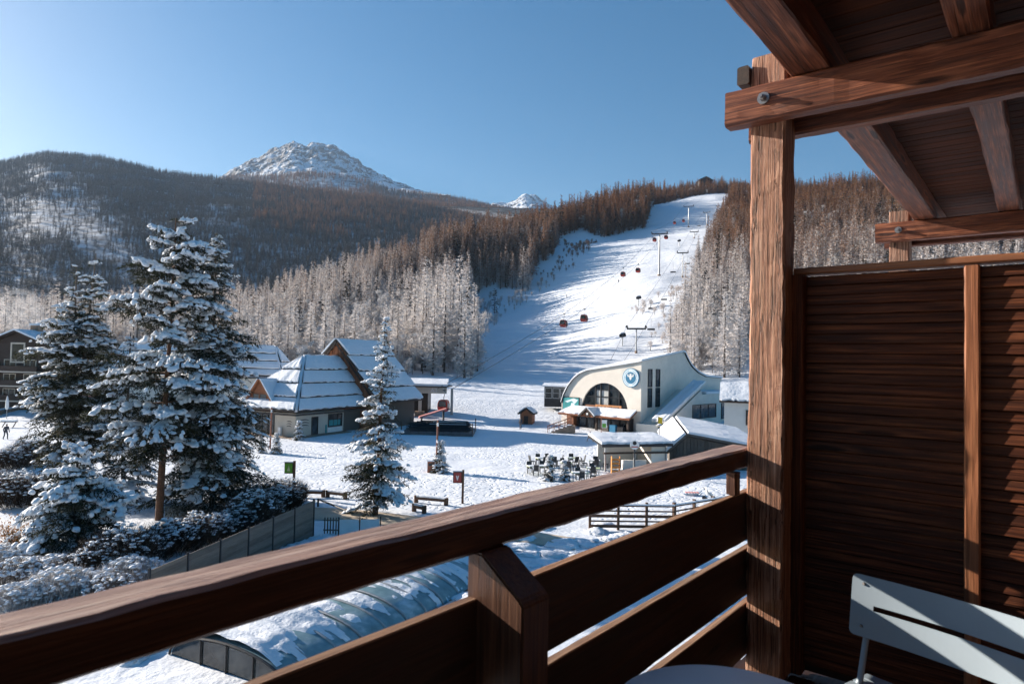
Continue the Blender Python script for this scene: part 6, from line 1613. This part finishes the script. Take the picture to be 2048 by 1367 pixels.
for (px_, py_), Y_, lb_ in (((1277, 601), 250, 'snow gun on a short mast in the middle of the slope'), ((1245, 676), 190, 'snow gun on a short mast behind the ski centre'), ((1358, 500), 380, 'snow gun on a short mast right of the tall pylon')):
    q = W(px_, py_, Y_); q.z = gz(q); e = empty('snow_gun', T(q), lb_, 'snow gun')
    m_ = MB(); m_.tube([(0, 0, -.3), (0, 0, 2.6)], .16, 8); m_.build('mast', METAL_GREY, e); m_ = MB(); m_.tube([(-.9, 0, 2.9), (-.3, 0, 3.0), (.9, 0, 3.25)], [.45, .62, .55], 14); m_.build('barrel', METAL_DARK, e); m_ = MB(); m_.tube([(-.6, 0, 3.5), (.6, 0, 3.75)], [.35, .35], 8); m_.build('snow_cap', SNOW, e)
# rope-fenced ski gate, summit cabin
q = W(1201, 735, 150); q.z = gz(q); e = empty('marker_board', T(q), 'small pale red marker board on the slope foot', 'marker'); m_ = MB(); m_.tube([(0, 0, -.3), (0, 0, 1.4)], .05, 6); m_.build('post', METAL_GREY, e); m_ = MB(); m_.prism([(-.35, 0, 1.3), (.3, 0, 1.0), (.5, 0, 1.9), (-.25, 0, 2.3)], (0, .04, 0)); m_.build('board', PALE_RED, e)
q = W(1412, 366, 800); q.z = gz(q) + 12; e = empty('summit_station', T(q), 'tiny dark lift station on the wooded skyline', 'building'); m_ = MB(); m_.prism([(-8, 0, -14), (8, 0, -14), (8, 0, 4), (0, 0, 8), (-8, 0, 4)], (0, 12, 0)); m_.build('wall', WOOD_DARK, e); m_ = MB(); m_.prism([(-9, -.5, 4), (0, -.5, 8.5), (9, -.5, 4), (9, -.5, 4.8), (0, -.5, 9.3), (-9, -.5, 4.8)], (0, 13, 0)); m_.build('roof', METAL_DARK, e)
# children's magic carpet ramp by the station
q = ground_at(870, 846); e = empty('red_ramp', T(q.x, q.y - 2, 0.2, 0.25), 'pale red loading ramp below the gondola cabin', 'ramp'); m_ = MB(); m_.prism([(-2.2, 0, 0.7), (2.0, 0, 2.1), (2.0, 0, 2.3), (-2.2, 0, 1.0)], (0, 1.2, 0)); m_.build('bed', PALE_RED, e)
for x_ in (-1.8, 1.6): m_ = MB(); m_.box(x_ - .1, x_ + .1, .2, 1.0, -.4, 0.82 + (x_ + 1.8) * .33); m_.build('support', METAL_DARK, e)

# closed parasol and snowy planks by the timber house
q = ground_at(13, 838); e = empty('closed_parasol', T(q), 'closed white parasol on the terrace before the timber house', 'parasol'); m_ = MB(); m_.tube([(0, 0, -.2), (0, 0, 3.3)], .04, 7); m_.build('pole', METAL_GREY, e); m_ = MB(); m_.tube([(0, 0, 1.4), (0, 0, 1.7), (0, 0, 2.6), (0, 0, 3.35)], [.14, .24, .2, .05], 10); m_.build('canopy', WHITE, e)
a = ground_at(0, 831); b = ground_at(50, 824); e = empty('terrace_wall', frame_from(a, b - a), 'low dark terrace wall capped with snow by the timber house', 'wall'); L_ = (b - a).length; m_ = MB(); m_.box(-3, L_, -.15, .15, -.3, .7); m_.build('wall', STONE, e); m_ = MB(); m_.box(-3, L_, -.2, .2, .703, .9); m_.build('wall_snow', SNOW, e)
a = ground_at(18, 854); e = empty('picnic_bench', T(a), 'snow covered wooden bench before the timber house', 'bench'); m_ = MB(); m_.box(-.9, .9, -.4, .4, .7, .78); m_.build('top', WOOD_FENCE, e); m_ = MB(); m_.box(-.88, .88, -.38, .38, .783, .98); m_.build('top_snow', SNOW, e)
for s_ in (-.7, .7): m_ = MB(); m_.prism([(s_, -.5, -.1), (s_, -.4, -.1), (s_, .3, .7), (s_, .2, .7)], (.08, 0, 0)); m_.build('leg', WOOD_FENCE, e)
for px_, py_, L0_ in ((75, 888, 3.0),):
    q = ground_at(px_, py_); e = empty('log_barrier', T(q), 'snowy log lying at the edge of the white path', 'barrier', 'log barriers along the road'); m_ = MB(); m_.tube([(-L0_ / 2, 0, .2), (L0_ / 2, -.3, .2)], .16, 8); m_.build('log', WOOD_FENCE, e)

# ------------------------------------------------------------------ people
CLOTH_DARK = plain('dark_jacket', (0.04, 0.045, 0.06), 0.8, 0.2, 6); CLOTH_GREY = plain('grey_trousers', (0.10, 0.10, 0.11), 0.8, 0.2, 6); SKIN = plain('skin', (0.48, 0.28, 0.20), 0.6, 0.05, 10); HAIR = plain('dark_hair', (0.03, 0.02, 0.015), 0.7, 0.2, 10)
def person(q, rz, label, lean=0.0, stride=0.28, top=None, h=1.75):
    e = empty('person', T(q.x, q.y, q.z, rz), label, 'person')
    k = h / 1.75
    J = {'pel': (0, 0, .95), 'che': (0, -lean * .5, 1.28), 'nec': (0, -lean * .85, 1.47), 'hed': (0, -lean, 1.60), 'hdt': (0, -lean, 1.74),
         'hl': (.10, 0, .90), 'kl': (.11, -stride * .6, .50), 'al': (.11, -stride * .5, .09), 'tl': (.11, -stride * .5 - .16, .04), 'hr': (-.10, 0, .90), 'kr': (-.11, stride * .1, .50), 'ar': (-.11, stride, .11), 'tr': (-.11, stride - .14, .03),
         'sl': (.19, -lean * .7, 1.42), 'el': (.26, -lean * .7 + .06, 1.14), 'wl': (.25, -lean * .7 - .10, .90), 'fl': (.245, -lean * .7 - .15, .80), 'sr': (-.19, -lean * .7, 1.42), 'er': (-.26, -lean * .7 + .08, 1.14), 'wr': (-.25, -lean * .7 - .02, .90), 'fr': (-.245, -lean * .7 - .06, .80)}
    E = ['pel che', 'che nec', 'nec hed', 'hed hdt', 'pel hl', 'hl kl', 'kl al', 'al tl', 'pel hr', 'hr kr', 'kr ar', 'ar tr', 'che sl', 'sl el', 'el wl', 'wl fl', 'che sr', 'sr er', 'er wr', 'wr fr']
    Rd = {'pel': .15, 'che': .17, 'nec': .065, 'hed': .10, 'hdt': .075, 'hl': .10, 'kl': .075, 'al': .055, 'tl': .05, 'hr': .10, 'kr': .075, 'ar': .055, 'tr': .05, 'sl': .08, 'el': .06, 'wl': .045, 'fl': .04, 'sr': .08, 'er': .06, 'wr': .045, 'fr': .04}
    names = list(J); me = bpy.data.meshes.new('body'); me.from_pydata([tuple(c * k for c in J[n]) for n in names], [tuple(names.index(x) for x in s.split()) for s in E], [])
    o = link('body', me, e); me.materials.append(top or CLOTH_DARK)
    sm = o.modifiers.new('skin', 'SKIN'); sm.use_smooth_shade = True
    for i, n in enumerate(names): me.skin_vertices[0].data[i].radius = (Rd[n] * k, Rd[n] * k)
    me.skin_vertices[0].data[0].use_root = True
    o.modifiers.new('sub', 'SUBSURF').levels = 1; o.modifiers['sub'].render_levels = 1
    v_, f_ = ICO2; hc = np.array(J['hed']) * k + (0, -.012, .03)
    link('face', np_mesh('face', v_ * (.085, .10, .125) * k + hc, f_, [SKIN], smooth=True), e)
    link('hair', np_mesh('hair', np.where(v_[:, 2:3] > -.1, v_ * (.098, .108, .135), v_ * (.07, .07, .02)) * k + hc + (0, .018, .012), f_, [HAIR], smooth=True), e)
    return e
person(ground_at(11, 878), 1.1, 'person in dark clothes walking across the snow by the bench', 0.16, 0.3)
person(ground_at(1041, 858), -0.6, 'person in dark clothes standing by the tiny hut', 0.03, 0.05)
q = W(1134, 551, 322); q.z = gz(q); sko = person(q, 0.8, 'tiny skier in dark clothes standing high on the slope', 0.15, 0.12)
q = W(1237, 556, 312); q.z = gz(q); person(q, 0.4, 'tiny skier in dark clothes below the cabins', 0.15, 0.12)

# ------------------------------------------------------------------ chimney smoke and valley haze
def volume_mat(name, dens, col, aniso, noise_scale=None):
    m = bpy.data.materials.new(name); m.use_nodes = True; nt = m.node_tree
    nt.nodes.remove(nt.nodes['Principled BSDF'])
    v = nt.nodes.new('ShaderNodeVolumePrincipled'); v.inputs['Color'].default_value = (*col, 1); v.inputs['Density'].default_value = dens; v.inputs['Anisotropy'].default_value = aniso
    nt.links.new(v.outputs[0], nt.nodes['Material Output'].inputs['Volume'])
    return m
sv, sf_ = ICO3; SV = []; SF = []
for k, (px_, py_, rx_, rz_) in enumerate(((22, 648, 1.6, 1.3), (34, 634, 2.6, 1.8), (52, 618, 3.6, 2.4), (30, 606, 4.0, 2.6))):
    c = W(px_, py_, 110 + k); SF.append(sf_ + len(sv) * k)
    SV.append(sv * (rx_, 2.0, rz_) * (1 + 0.22 * np.sin(sv @ rp_.normal(size=(3, 1)) * 4 + k)) + np.array(tuple(c)))
tag(link('chimney_smoke', np_mesh('chimney_smoke', np.concatenate(SV), np.concatenate(SF), [volume_mat('pale_smoke', 0.045, (0.85, 0.9, 1.0), 0.3)], smooth=True)), 'faint pale smoke drifting from the timber house chimney', 'smoke', kind='stuff')
hz = MB(); hz.box(-4200, 2600, -60, 6400, -62, 1640)
tag(hz.build('haze', volume_mat('valley_haze', HAZE, (0.50, 0.70, 1.0), 0.2)), 'thin blue winter haze filling the valley', 'haze', kind='stuff')
